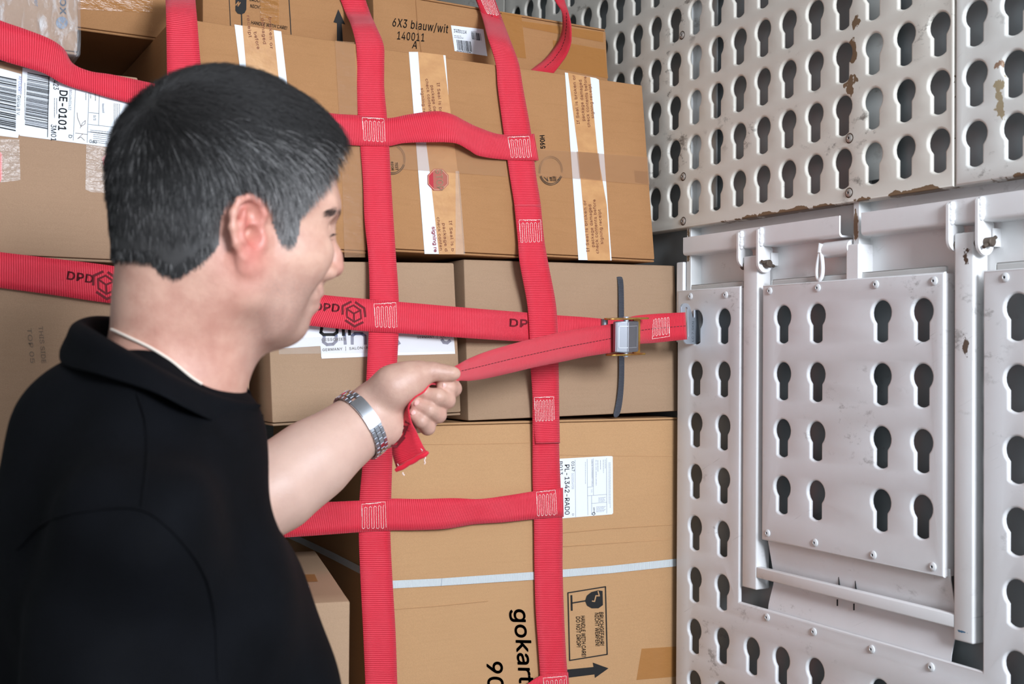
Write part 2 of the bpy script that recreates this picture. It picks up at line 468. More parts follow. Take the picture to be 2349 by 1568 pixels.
# middle perforated panel inside the frame
yml, ymr = wy(1747.5, 900), wy(2165, 900)
zmt = wz(1749, 654); zmb = wz(1745, 1237)
mid = thing('perforated_panel', (W, (yml+ymr)/2, zmb), 'riveted white perforated panel between the two posts of the swing frame', 'wall panel', 'perforated lining panels')
sheet('sheet', [(ymr+b, zmb+b), (yml-b, zmb+b), (yml-b, zmt-b), (ymr+b, zmt-b)], [(y, zl-PL*j) for y in (yC, yD, yE, yF) for j in range(4)], M['panel_low'], mid)
bm = bmesh.new(); bm_box(bm, (W+0.003, ymr-0.0005, zmb+0.001), (W+0.021, ymr+0.0025, zmt-0.002), 0.001)
bm_obj('flange', bm, M['panel_low'], mid)
bm = bmesh.new(); bm_box(bm, (W+0.003, yml-0.0025, zmb+0.001), (W+0.021, yml+0.0005, zmt-0.002), 0.001)
bm_obj('flange', bm, M['panel_low'], mid)
bm = bmesh.new(); bm_box(bm, (W+0.010, ymr+0.004, zmt-0.02), (W+0.013, yml-0.012, zmt+0.009), 0.003)
bm_obj('backing_plate', bm, M['skin'], mid)
for px, py in [(1765.7, 667), (1876, 660), (2009, 652), (2143, 644), (1761, 1222), (1870, 1244), (2003.5, 1272), (2140, 1299)]: rivet(mid, px, py)

# bent tray below the middle panel
ztb = wz(1752, 1399)-0.004; zmid = wz(1760, 1331)
prof = [(0.0085, zmb+0.012), (0.009, zmb-0.002), (0.0150, zmb-(zmb-zmid)*0.45), (0.0215, zmid+0.006), (0.0222, zmid), (0.0205, zmid-0.010), (0.0135, ztb+(zmid-ztb)*0.42), (0.0105, ztb+0.012), (0.0095, ztb+0.004), (0.0095, ztb-0.01)]
yt0, yt1 = wy(2170, 1400), wy(1752, 1300)
vs, fs = [], []
for (dx, z) in prof:
    for y in (yt0, yt1):
        vs += [(W+dx, y, z), (W+dx+0.0015, y, z)]
for i in range(len(prof)-1):
    a = 4*i; c = 4*(i+1)
    fs += [(a, a+2, c+2, c), (a+1, c+1, c+3, a+3), (a, c, c+1, a+1), (a+2, a+3, c+3, c+2)]
fs += [(0, 1, 3, 2), (4*len(prof)-4, 4*len(prof)-2, 4*len(prof)-1, 4*len(prof)-3)]
tray = thing('recess_tray', (W+0.01, (yt0+yt1)/2, ztb), 'bent white sheet-metal tray behind the crossbar of the swing frame', 'tray')
mesh('tray', vs, fs, M['panel_low'], tray, 40)
slot = bmesh.new()
q = [atx(1929, 1317, W+0.021), atx(1967, 1325, W+0.021)]
q2 = [atx(1929, 1392, W+0.012), atx(1967, 1398, W+0.012)]
for yy in (q[0].y, q[1].y):
    bm_box(slot, (W+0.0165, yy-0.0004, zmid-0.002), (W+0.0222, yy+0.0008, q[0].z)); bm_box(slot, (W+0.0130, yy-0.0004, q2[0].z), (W+0.0150, yy+0.0008, q2[0].z+0.010))
bm_box(slot, (W+0.0165, q[1].y, q[0].z-0.0008), (W+0.0205, q[0].y, q[0].z+0.0004))
bm_obj('slot', slot, M['hole_dark'], tray)

# vertical studs of the wall behind the lining
def stud(n, px0, px1, brz):
    y1, y0 = wy(px0, 550), wy(px1, 550)
    bm = bmesh.new()
    bm_box(bm, (W+0.009, y0, ZC+0.03), (SKIN, y1, ZT), 0.0015)
    bm_box(bm, (W+0.022, y0-0.055, ZC+0.27), (W+0.025, y0+0.002, ZT), 0.0005)
    o = tag(bm_obj('trim_%d' % n, bm, M['trim_white']), kind='structure')
    bm = bmesh.new(); bm_box(bm, *brz, 0.002); bm_obj('bracket', bm, M['rail_white'], o)
ya, yb = 1.7135, wy(1563, 630)
stud(1, 1566, 1576, ((W+0.004, yb, ZC+0.03), (SKIN, ya, wz(1562, 600))))
ya, yb = wy(1937, 600), wy(1966, 600)
stud(2, 1947, 1961, ((W+0.003, yb, ZC+0.0), (SKIN, ya, wz(1945, 560))))

bm = bmesh.new(); bm_box(bm, (W+0.0325, 0.44, ztL-0.026), (W+0.0345, 1.69, zub+0.012))
tag(bm_obj('trim_3', bm, M['rail_white']), kind='structure')

# rails with hinge lugs
def lug_outline(x0, x1, ztop, zbot, n=10):
    r = (x1-x0)/2; xc = (x0+x1)/2
    P = [(x0, ztop-0.004), (x0+0.004, ztop), (x0+0.012, ztop-0.001), (x1-0.010, ztop-0.022), (x1, ztop-0.034)]
    for i in range(n+1):
        a = -math.pi*i/n; P.append((xc+r*math.cos(a), zbot+r+r*math.sin(a)))
    return P
def lug(parent, y, ztop, zbot, weld=True):
    P = lug_outline(W-0.008, W+0.024, ztop, zbot); bm = bmesh.new()
    f = bm.faces.new([bm.verts.new((x, y, z)) for x, z in P])
    g = bmesh.ops.extrude_face_region(bm, geom=[f])
    for v in g['geom']:
        if isinstance(v, bmesh.types.BMVert): v.co.y += 0.0045
    bmesh.ops.bevel(bm, geom=[e for e in bm.edges if e.calc_face_angle(0) > 1.2], offset=0.0009, segments=2, affect='EDGES')
    if weld:
        for k in range(6):
            c = Vector((W-0.002, y-0.001, ztop-0.003-0.005*k))
            bmesh.ops.create_uvsphere(bm, u_segments=10, v_segments=8, radius=0.0042+0.0008*math.sin(k*2.1), matrix=Matrix.Translation(c))
        bm_box(bm, (W+0.018, y-0.004, zbot+0.012), (W+0.036, y-0.001, ztop-0.040), 0.001)
    return bm_obj('hinge_lug', bm, M['rail_white'], parent, 40)
def rail(label, pxl, pytl, pybl, y_near, lugs, tube=None):
    y_far = wy(pxl, pytl); zt, zb = wz(pxl, pytl), wz(pxl, pybl)
    root = thing('support_rail', (W, (y_far+y_near)/2, zb), label, 'rail', 'rails above the perforated panels')
    P = [(0.0, zt), (0.0, zb+0.006), (0.0008, zb+0.003), (0.003, zb+0.0008), (0.006, zb), (0.033, zb), (0.033, zb+0.003), (0.007, zb+0.003), (0.0045, zb+0.0042), (0.003, zb+0.007), (0.003, zt)]
    n = len(P); vs = [(W+dx, y, z) for y in (y_near, y_far) for dx, z in P]
    fs = [(i, (i+1) % n, n+(i+1) % n, n+i) for i in range(n)]+[tuple(range(n))[::-1], tuple(range(n, 2*n))]
    mesh('angle_rail', vs, fs, M['rail_white'], root, 50)
    for y, zt_, zb_ in lugs: lug(root, y, zt_, zb_)
    if tube:
        bm = bmesh.new(); ya, yb, zc = tube
        bm_cyl(bm, (W+0.014, ya, zc), (W+0.014, yb, zc), 0.0125, 24, bevel=0.0012)
        bm_obj('latch_tube', bm, M['rail_white'], root, 40)
        # hanging loop link
        bm = bmesh.new(); c = atx(1881, 609, W+0.004); pts = []
        top = atx(1886, 577, W+0.006)
        for i in range(25):
            a = 2*math.pi*i/24-math.pi/2
            k = (1-math.sin(a))/2
            pts.append((c.x-0.0+0.001*math.sin(a), c.y+0.0085*math.cos(a)*(0.35+0.65*k), c.z+0.022*math.sin(a)))
        bm_tube(bm, pts, 0.0034, 8)
        bm_tube(bm, [(c.x, c.y, c.z+0.02), (c.x+0.001, c.y-0.001, c.z+0.032), (top.x+0.004, top.y-0.002, top.z+0.006)], [0.005, 0.0055, 0.006], 8)
        bm_obj('pull_loop', bm, M['rail_white'], root, 60)
    return root
yl1 = wy(1743, 560); yl0 = wy(1702, 560)
rail('short white angle rail with a hanging pull loop, above the left post', 1567, 545, 586, wy(1925, 520),
     [(yl0, wz(1704, 530), wz(1704, 613)), (yl1-0.0045, wz(1752, 522), wz(1752, 624))],
     (wy(1942, 570), wy(1879, 570), wz(1905, 570)))
yr1 = wy(2246, 500); yr0 = wy(2185, 500)
rail('stained white angle rail over the right post, running out of the frame', 1975.5, 488, 540, 0.43,
     [(yr0, wz(2190, 463), wz(2190, 576)), (yr1-0.0045, wz(2255, 452), wz(2260, 584))])

# swing frame: two posts, crossbar, hinge pins
fr = thing('swing_frame', (W, 1.25, wz(1720, 1345)), 'white U-shaped steel swing frame hinged under the rails, around the middle panel', 'frame')
def post(px0, px1, pyt, pyb, pxb0, pxb1):
    y1, y0 = (wy(px0, 800)+wy(pxb0, 1200))/2, (wy(px1, 800)+wy(pxb1, 1200))/2
    zt, zb = wz(px0, pyt), wz(pxb0, pyb)
    bm = bmesh.new(); bm_box(bm, (W+0.0005, y0, zb), (W+0.030, y1, zt), 0.0028, 3)
    bm_obj('post', bm, M['frame_white'], fr, 40)
    return y0, y1, zt, zb
p1 = post(1706, 1738, 588, 1344, 1699, 1733)
p2 = post(2190, 2233, 535, 1466, 2184, 2231)
zc1, zc0 = wz(1737, 1300), wz(1737, 1325.5)
bm = bmesh.new(); bm_box(bm, (W+0.001, p2[1]-0.001, zc0), (W+0.0125, p1[0]+0.001, zc1), 0.0022, 3)
bm_obj('crossbar', bm, M['frame_white'], fr, 40)
M['pin'] = plain('rusty_dark_steel', srgb(96, 84, 74), 0.6, 0.5)
for (ya, yb, zc, tilt) in ((yl1-0.0045, yl0, wz(1764, 603), -0.25), (yr1-0.0045, yr0, wz(2272, 553), 0.55)):
    bm = bmesh.new()
    bm_cyl(bm, (W+0.008, ya-0.012, zc), (W+0.008, yb+0.008, zc), 0.0065, 16, bevel=0.0015)
    bm_tube(bm, [(W+0.008-0.014*math.cos(tilt), ya-0.006, zc-0.014*math.sin(tilt)), (W+0.008+0.014*math.cos(tilt), ya-0.006, zc+0.014*math.sin(tilt))], 0.0026, 8)
    bm_obj('hinge_pin', bm, M['pin'], fr, 40)
# ------------------------------------------------------------------ cartons
class Face:
    """front face of a carton: a plane with right and up axes; px(u) maps photo pixels on it"""
    def __init__(s, bl, br, tl, y, tilt=0.0, roll=0.0, yaw=0.0):
        U0 = Vector((0, math.sin(R(tilt)), math.cos(R(tilt)))); R0 = Vector((1, 0, 0))
        rz = Matrix.Rotation(-R(yaw), 3, 'Z'); U0 = rz @ U0; R0 = rz @ R0
        s.R = R0*math.cos(R(roll))+U0*math.sin(R(roll)); s.U = -R0*math.sin(R(roll))+U0*math.cos(R(roll))
        s.D = s.U.cross(s.R)*1.0
        s.O = aty(*bl, y)
        s.w = (s.at(*br)-s.O).dot(s.R); s.h = (s.at(*tl)-s.O).dot(s.U)
        u0 = (s.at(*tl)-s.O).dot(s.R)
        s.mat()
    def mat(s):
        s.B = Vector((s.D.x, s.D.y, 0)).normalized()          # the carton sags: its floor and lid stay level
        s.M = Matrix.Translation(s.O) @ Matrix(((s.R.x, s.B.x, s.U.x), (s.R.y, s.B.y, s.U.y), (s.R.z, s.B.z, s.U.z))).to_4x4()
    def rest(s, z):                                            # set the lower front edge at height z, the upper edge kept
        k = (z-s.O.z)/s.U.z; s.O = s.O+s.U*k; s.h -= k; s.mat()
    def right(s, x): s.w = (x-s.O.x)/s.R.x
    def at(s, px, py, off=0.0):
        return atplane(px, py, s.O-s.D*(off*0.6), s.D)
    def loc(s, u, v, d=0.0): return s.O+s.R*u+s.U*v+s.B*d

def carton(F, depth, mat, label, drop=0.0, group=None, bev=0.0025, flap_bottom=True, flap_top=False, name='cardboard_box', crease=(), noise=0.0005, seed=1):
    """one closed carton: body with slightly bowed walls and a bottom / top closure; drop extends it below its front edge"""
    base = F.loc(F.w/2, -drop, depth/2)
    root = thing(name, base, label, 'box', group)
    bm = bmesh.new()
    gap = 0.0045
    lo_ = (0, 0, -drop+(gap if flap_bottom else 0)); hi_ = (F.w, depth, F.h-(gap if flap_top else 0))
    vs = bm_box(bm, lo_, hi_, bev, 2)
    bmesh.ops.subdivide_edges(bm, edges=[e for e in bm.edges if e.calc_length() > 0.12], cuts=7, use_grid_fill=True)
    rnd = random.Random(seed)
    a1, a2, a3 = rnd.uniform(0, 6), rnd.uniform(0, 6), rnd.uniform(0, 6)
    for v in bm.verts:
        c = v.co
        if c.y < bev*1.5:
            fx = min(c.x, F.w-c.x)/F.w*2; fz = min(c.z-lo_[2], hi_[2]-c.z)/(hi_[2]-lo_[2])*2
            c.y += noise*(1.2*math.sin(3.1*c.x/F.w+a1*0.2)*max(0, min(1, fx*3)) * max(0, min(1, fz*3)) + 0.3*math.sin(17*c.x+a2)*math.sin(13*c.z+a3)+0.3)
        else:
            c.x += noise*0.5*math.sin(15*c.y+a2); 
    for v in bm.verts: v.co = F.M @ v.co
    bm_obj('carton', bm, mat, root, 35)
    for flag, z0, z1 in ((flap_bottom, -drop, -drop+0.0036), (flap_top, F.h-0.0036, F.h)):
        if flag:
            bm = bmesh.new(); bm_box(bm, (0.0008, 0.0008, z0), (F.w-0.0008, depth-0.001, z1), 0.0012, 1)
            for v in bm.verts: v.co = F.M @ v.co
            bm_obj('flap', bm, mat, root, 35)
    for (v0, th) in crease:          # pressed crease lines across the front
        bm = bmesh.new(); 
        for sgn in (1,):
            bm_tube(bm, [F.loc(F.w*k/8, v0+0.0012*math.sin(k*1.7), 0.0004) for k in range(9)], th, 6)
        bm_obj('crease', bm, mat, root, 60)
    return root

def poly(name, F, pxs, mat, parent, off=0.0006):
    """flat thin patch on a carton front, outline given as seen in the photo"""
    P = [F.at(px, py, off) for px, py in pxs]
    bm = bmesh.new(); f = bm.faces.new([bm.verts.new(p) for p in P])
    if name != 'packing_tape':
        g = bmesh.ops.extrude_face_region(bm, geom=[f])
        for v in g['geom']:
            if isinstance(v, bmesh.types.BMVert): v.co += F.D*min(off*0.6, 0.0004)
    bmesh.ops.triangulate(bm, faces=[f for f in bm.faces if len(f.verts) > 4])
    return bm_obj(name, bm, mat, parent)

from mathutils.geometry import tessellate_polygon
_tc = {}
import os
try:                                   # the sans-serif face that comes with Blender, else its default
    FONT = bpy.data.fonts.load(os.path.join(bpy.utils.system_resource('DATAFILES'), 'fonts', 'Inter.woff2'))
except Exception:
    FONT = None
def text_geo(s, bold=0.0, spacing=1.0):
    k = (s, bold, spacing)
    if k in _tc: return _tc[k]
    cu = bpy.data.curves.new('t', 'FONT'); cu.body = s; cu.size = 1.0; cu.resolution_u = 3; cu.fill_mode = 'NONE'
    fine = FONT is not None
    if fine: cu.font = FONT
    cu.offset = 0.0 if fine else bold; cu.space_character = spacing
    o = bpy.data.objects.new('t', cu); COL.objects.link(o)
    me = bpy.data.meshes.new_from_object(o.evaluated_get(bpy.context.evaluated_depsgraph_get()))
    bpy.data.objects.remove(o); bpy.data.curves.remove(cu)
    v = np.zeros(len(me.vertices)*3); me.vertices.foreach_get('co', v); v = v.reshape(-1, 3)[:, :2]
    nxt = {}
    for e in me.edges: nxt.setdefault(e.vertices[0], []).append(e.vertices[1]); nxt.setdefault(e.vertices[1], []).append(e.vertices[0])
    bpy.data.meshes.remove(me)
    loops, seen = [], set()
    for a in sorted(nxt):
        if a in seen: continue
        L = [a]; seen.add(a); c = a
        while True:
            n_ = [b for b in nxt[c] if b not in seen]
            if not n_: break
            c = min(n_, key=lambda b: abs(b-c)); seen.add(c); L.append(c)
        if len(L) > 2: loops.append(L)
    sa = lambda L: 0.5*sum(v[L[k]][0]*v[L[(k+1) % len(L)]][1]-v[L[(k+1) % len(L)]][0]*v[L[k]][1] for k in range(len(L)))
    def inside(p, L):
        w = False
        for k in range(len(L)):
            (x0, y0), (x1, y1) = v[L[k]], v[L[(k+1) % len(L)]]
            if (y0 > p[1]) != (y1 > p[1]) and p[0] < x0+(p[1]-y0)/(y1-y0)*(x1-x0): w = not w
        return w
    # strokes of a glyph may overlap: every outer outline is filled by itself, with the counters that lie in it
    A_ = [sa(L) for L in loops]; big = max(range(len(loops)), key=lambda k: abs(A_[k])); sg = 1 if A_[big] > 0 else -1
    outs = [k for k in range(len(loops)) if A_[k]*sg > 0]; hol = [k for k in range(len(loops)) if A_[k]*sg <= 0]
    own = {}
    for h in hol:
        c_ = [k for k in outs if inside(v[loops[h][0]], loops[k]) and abs(A_[k]) > abs(A_[h])]
        if c_: own.setdefault(min(c_, key=lambda k: abs(A_[k])), []).append(h)
    f = []
    for k in outs:
        ids = [i for q_ in [k]+own.get(k, []) for i in loops[q_]]
        for t3 in tessellate_polygon([[Vector((*v[i], 0)) for i in loops[q_]] for q_ in [k]+own.get(k, [])]): f.append(tuple(ids[i] for i in t3))
    v = v-np.array([v[:, 0].min(), 0]); v /= np.array([v[:, 0].max(), CAPH if fine else 0.729])   # width -> 1, capital height -> 1
    _tc[k] = (v, f); return _tc[k]

CAPH = 1.0
CAPH = 0.729 if FONT is None else float(text_geo('H')[0][:, 1].max()); _tc.clear()

class Print:
    """collects printed glyphs, bars and lines into one thin mesh; proj turns photo pixels into points on the surface"""
    def __init__(s, proj): s.v, s.f, s.proj, s.g = [], [], proj, []
    def text(s, body, p0, p1, hpx, bold=0.0, spacing=1.0, up=None):
        v, f = text_geo(body, bold, spacing)
        p0 = np.array(p0, float); e = np.array(p1, float)-p0
        if up is None:
            n = np.array([e[1], -e[0]]); n /= np.linalg.norm(n)
        else: n = np.array(up, float); n /= np.linalg.norm(n)
        b = len(s.v)
        q = p0+v[:, :1]*e+v[:, 1:]*n*hpx
        f0 = len(s.f); am = min(bold, 0.045)*1.15*hpx
        for a_ in ([None] if bold < 0.004 else [None]+[k*math.pi/4 for k in range(8)]):
            b = len(s.v); ox, oy = (0, 0) if a_ is None else (am*math.cos(a_), am*math.sin(a_))
            s.v += [s.proj(x+ox, y+oy) for x, y in q]; s.f += [tuple(b+i for i in t) for t in f]
        s.g.append((f0, len(s.f)))
    def poly(s, pts):
        b = len(s.v); s.v += [s.proj(x, y) for x, y in pts]; s.f.append(tuple(range(b, b+len(pts))))
    def line(s, pts, w, closed=False):
        P = [np.array(p, float) for p in pts]
        n = len(P)
        for i in range(n if closed else n-1):
            a, c = P[i], P[(i+1) % n]; d = c-a; L = np.linalg.norm(d)
            if L < 1e-6: continue
            d /= L; m = np.array([-d[1], d[0]])*w/2; a = a-d*w*0.3; c = c+d*w*0.3
            s.poly([a+m, c+m, c-m, a-m])
    def bars(s, a, b, c, n, seed, fill=0.55):
        """bar code filling the parallelogram a -> b (across the bars), a -> c (along a bar)"""
        a, b, c = (np.array(p, float) for p in (a, b, c)); rnd = random.Random(seed)
        w = [rnd.choice((1, 1, 2, 3)) for _ in range(2*n)]; tot = sum(w); x = 0
        for i in range(0, 2*n, 2):
            t0 = x/tot; t1 = (x+w[i])/tot; x += w[i]+w[i+1]
            s.poly([a+(b-a)*t0, a+(b-a)*t1, c+(b-a)*t1, c+(b-a)*t0])
    def lines(s, p, d, n, step, lens, w, seed):
        """rows of tiny unreadable print: short dashes"""
        rnd = random.Random(seed); p = np.array(p, float); d = np.array(d, float); st = np.array(step, float)
        dn = d/np.linalg.norm(d)
        for i in range(n):
            L = np.linalg.norm(d)*lens[i % len(lens)]; x = 0
            while x < L:
                k = min(rnd.uniform(1.5, 6), L-x); a = p+st*i+dn*x
                s.line([a, a+dn*k], w); x += k+rnd.uniform(0.8, 1.6)
    def build(s, name, mat, parent):
        """a few separate words become pieces of their own; a dense label stays one print"""
        if 2 <= len(s.g) <= 6:
            inw = np.zeros(len(s.f), bool); o = None
            for a, b in s.g:
                inw[a:b] = True; o = s.part(name, s.f[a:b], mat, parent)
            rest = [f for f, w in zip(s.f, inw) if not w]
            return s.part('printed_lines' if name != 'seal_text' else name, rest, mat, parent) if rest else o
        return mesh(name, s.v, s.f, mat, parent)
    def part(s, name, F_, mat, parent):
        u = sorted({i for f in F_ for i in f}); m = {k: i for i, k in enumerate(u)}
        return mesh(name, [s.v[k] for k in u], [tuple(m[i] for i in f) for f in F_], mat, parent)

def on(F, off=0.001): return lambda x, y: F.at(x, y, off)

# --- lower right: the big carton lettered gokart
F11 = Face((890, 1568), (1551, 1568), (890, 966), 1.722)
F11.h = (F11.at(1300, 963)-F11.O).dot(F11.U)
F11.right(W+0.020)
b11 = carton(F11, 0.62, M['card_tan'], 'big tan carton printed with gokart, at the bottom beside the lower panel', drop=F11.O.z, flap_bottom=False, flap_top=True, seed=3)
def creaseline(F, root, mat, pts, r=0.0006):
    bm = bmesh.new(); bm_tube(bm, [F.at(x, y, 0.0002) for x, y in pts], r, 6); return bm_obj('crease', bm, mat, root, 60)
creaseline(F11, b11, M['card_tan'], [(900, 1018), (1000, 1019), (1100, 1018), (1220, 1015)])
creaseline(F11, b11, M['card_tan'], [(1285, 1043), (1400, 1045), (1548, 1046)])
creaseline(F11, b11, M['card_tan'], [(1290, 1222), (1400, 1212), (1548, 1203)])
creaseline(F11, b11, M['card_tan'], [(905, 1397), (1000, 1390), (1120, 1378)])
creaseline(F11, b11, M['card_tan'], [(1292, 1253), (1420, 1244), (1548, 1236)], 0.0007)
# strapping band round the carton
bandw = 15
Bp = [(880, 1332, 1350), (1010, 1326, 1343), (1225, 1311, 1329), (1291, 1305.5, 1323), (1400, 1297, 1314), (1551, 1281, 1298)]
vs, uvs, fs = [], [], []
u = 0; prev = None
for (x, y0, y1) in Bp:
    a, c = F11.at(x, y0, 0.0022), F11.at(x, y1, 0.0022)
    if prev is not None: u += (a-prev).length
    prev = a; vs += [a, c]; uvs += [(u, 0), (u, 0.012)]
n = len(Bp)
c0, c1_ = vs[0], vs[1]
left = F11.loc(-0.0015, 0); 
sideL = []
for k, d in enumerate((0.0, 0.10, 0.25, 0.45, 0.62)):
    p0 = F11.loc(-0.0022, (c0-F11.O).dot(F11.U)+0.010*math.sin(d*3), d); p1 = F11.loc(-0.0022, (c1_-F11.O).dot(F11.U)+0.010*math.sin(d*3), d)
    sideL.append((p0, p1, -d))
allp = [(p0, p1, uu) for p0, p1, uu in sideL[::-1]]+[(vs[2*i], vs[2*i+1], uvs[2*i][0]) for i in range(n)]
vv, uu_, ff = [], [], []
for i, (p0, p1, u_) in enumerate(allp):
    vv += [p0, p1]; uu_ += [(u_, 0), (u_, 0.012)]
    if i: ff.append((2*i-2, 2*i-1, 2*i+1, 2*i))
band = mesh('strapping_band', vv, ff, M['band_white'], b11, uvs=uu_)
sm = band.modifiers.new('thick', 'SOLIDIFY'); sm.thickness = 0.0009; sm.offset = 0
pr = Print(on(F11, 0.0033)); pr.line([(1014, 1326), (1012, 1343)], 1.2); pr.build('band_joint', M['paper_grey'], band)
# printing (reads downwards)
pr = Print(on(F11, 0.0009))
pr.text('gokart', (1178, 1397), (1192, 1566), 34, 0.022, up=(1, 0.02))
pr.text('90', (1117, 1517), (1120, 1580), 35, 0.022, up=(1, 0.02))
pr.build('printed_text', M['black_ink'], b11)
def fragile_panel(F, root, quad, lines):
    """boxed warning panel: quad corners (panel-space 0..1 across, 0..1 along the reading direction)"""
    A, B, C, D = (np.array(q, float) for q in quad)     # A origin, B = +reading, C = far corner, D = +up
    def m(s, t): return tuple((A*(1-s)+B*s)*(1-t)+(D*(1-s)+C*s)*t)
    pr = Print(on(F, 0.0009))
    pr.line([m(0, 0), m(1, 0), m(1, 1), m(0, 1)], 2.6, closed=True)
    return pr, m
pr, m = fragile_panel(F11, b11, [(1303, 1359), (1307, 1514), (1393, 1500), (1389, 1345)], None)
# wine glass on its side, stem towards the left
pr.poly([m(0.055, 0.92), m(0.265, 0.92), m(0.30, 0.80), m(0.285, 0.62), m(0.235, 0.50), m(0.16, 0.45), m(0.085, 0.50), m(0.045, 0.62), m(0.035, 0.80)])
pr.line([m(0.16, 0.47), m(0.16, 0.10)], 3.0); pr.line([m(0.05, 0.09), m(0.265, 0.09)], 4.0)
pr.text('BRUCHGEFAHR!', m(0.36, 0.82), m(0.85, 0.82), 9, 0.015, up=(1, 0.02))
pr.text('NICHT WERFEN!', m(0.36, 0.70), m(0.85, 0.70), 9, 0.015, up=(1, 0.02))
pr.text('HANDLE WITH CARE!', m(0.37, 0.33), m(0.975, 0.33), 9, 0.015, up=(1, 0.02))
pr.text('DO NOT DROP!', m(0.37, 0.20), m(0.82, 0.20), 9, 0.015, up=(1, 0.02))
pr.build('fragile_mark', M['black_ink'], b11)
pr = Print(on(F11, 0.0013)); pr.line([m(0.05, 0.80), m(0.12, 0.83), m(0.11, 0.74), m(0.19, 0.70), m(0.18, 0.64)], 2.6); pr.build('glass_crack', M['card_tan'], b11)
pr = Print(on(F11, 0.0009))
pr.poly([(1300, 1535), (1362, 1529), (1360, 1519), (1396, 1532), (1365, 1554), (1364, 1546), (1300, 1554)]); pr.build('arrow_mark', M['black_ink'], b11)
# shipping label
lab = poly('shipping_label', F11, [(1262, 1053), (1402, 1045), (1405.5, 1047), (1406.5, 1176), (1404, 1179), (1270, 1190), (1262, 1189)], M['paper'], b11, 0.0009)
pr = Print(on(F11, 0.0014)); UPX = (1, -0.05)
pr.text('PL-1342-RAD0', (1295.5, 1065.5), (1296, 1180), 10.5, 0.012, up=UPX)
pr.text('B013', (1283, 1058), (1283.5, 1088), 7.5, 0.012, up=UPX)
pr.text('0147', (1311, 1058), (1311.5, 1080.5), 6.5, 0.008, up=UPX)
pr.text('D', (1312.5, 1177.5), (1312.5, 1182), 4, 0.0, up=UPX)
pr.build('printed_text', M['black_ink'], lab)
pr = Print(on(F11, 0.0014))
pr.text('5033554938', (1311, 1085), (1311.5, 1121), 5, 0.0, up=UPX)
for a, c in (((1319.5, 1054), (1320.5, 1185)), ((1347, 1052), (1348.5, 1181)), ((1361, 1051), (1361.5, 1135)), ((1391.5, 1050), (1392, 1177)), ((1348, 1117), (1361.5, 1115.5)), ((1348, 1136.5), (1391.5, 1133.5)), ((1357, 1154), (1391.5, 1151.5)), ((1357, 1136), (1357.5, 1180))):
    pr.line([a, c], 0.8)
pr.text('Lade Nr 01900000772816', (1357, 1053), (1357.5, 1114), 3, 0.01, up=UPX)
pr.text('PL 26-630 Jedlina Letnisko', (1366, 1055), (1366.5, 1113), 3, 0.0, up=UPX)
pr.text('1/1', (1356, 1122), (1356, 1129), 3, 0.0, up=UPX)
pr.lines((1371.5, 1055), (0.3, 26), 2, (6, 0), [1, 0.8], 1.0, 5); pr.lines((1384, 1054), (0.3, 30), 2, (4.5, -0.5), [1, 0.7], 0.9, 6)
pr.lines((1397, 1060), (0.3, 105), 2, (2.5, 0), [0.9, 1], 0.8, 7); pr.lines((1373, 1141), (16, -1), 5, (0, 2.3), [1, 0.8, 0.9], 0.8, 8); pr.lines((1368, 1162), (21, -1), 6, (0, 2.3), [1, 0.9, 0.8], 0.8, 9)
pr.lines((1343, 1059), (0.2, 50), 1, (0, 0), [1], 0.8, 12)
pr.build('fine_print', M['paper_grey'], lab)
pr = Print(on(F11, 0.0014)); pr.text('GPOD', (1361, 1163), (1361.5, 1177), 3, 0.02, up=UPX); pr.line([(1359, 1176), (1363, 1174), (1365.5, 1178), (1362, 1181), (1358.5, 1179)], 1.2, True); pr.build('label_logo', M['black_ink'], lab)
poly('packing_tape', F11, [(1472, 1487), (1551, 1482), (1552, 1551), (1460, 1559)], M['tape_orange'], b11)

# --- middle row
F10 = Face((1074, 965), (1551, 947), (1052, 594), 1.720, 2.2, 1.2)
F10.right(W+0.020)
b10 = carton(F10, 0.55, M['card_pale'], 'plain pale brown carton with a grey strap around it, behind the cam buckle', flap_bottom=False, seed=5, bev=0.0035)
pts = [(1413.5, 1426.5, 606), (1418, 1432, 650), (1419, 1432, 720), (1419, 1433, 800), (1420, 1433, 860), (1417, 1431, 900), (1411, 1427, 935), (1403, 1420, 959)]
vv, uu_, ff = [], [], []
u = 0
for i, (xa, xb, y) in enumerate(pts):
    off = 0.002+0.010*math.sin(math.pi*i/(len(pts)-1)); a, c = F10.at(xa, y, off), F10.at(xb, y, off)
    if i: u += (a-vv[-2]).length
    vv += [a, c]; uu_ += [(u, 0), (u, 0.011)]
    if i: ff.append((2*i-2, 2*i-1, 2*i+1, 2*i))
a, c = vv[0], vv[1]
vv += [a+F10.D*0.25+F10.U*0.003, c+F10.D*0.25+F10.U*0.003]; uu_ += [(-0.25, 0), (-0.25, 0.011)]; ff.append((len(vv)-2, len(vv)-1, 1, 0))
gs = mesh('strapping_band', vv, ff, M['web_grey'], b10, uvs=uu_)
sm = gs.modifiers.new('thick', 'SOLIDIFY'); sm.thickness = 0.0012; sm.offset = 0
ssb = gs.modifiers.new('soft', 'SUBSURF'); ssb.levels = ssb.render_levels = 2
F9 = Face((625, 977), (1058, 944), (607, 805), 1.700, 3.0, 2.0)
F9.h = (F9.at(1000, 602)-F9.O).dot(F9.U)
b9 = carton(F9, 0.50, M['card_pale'], 'pale brown carton with an overprinted white label strip, behind the hand', flap_bottom=True, seed=8, bev=0.003)
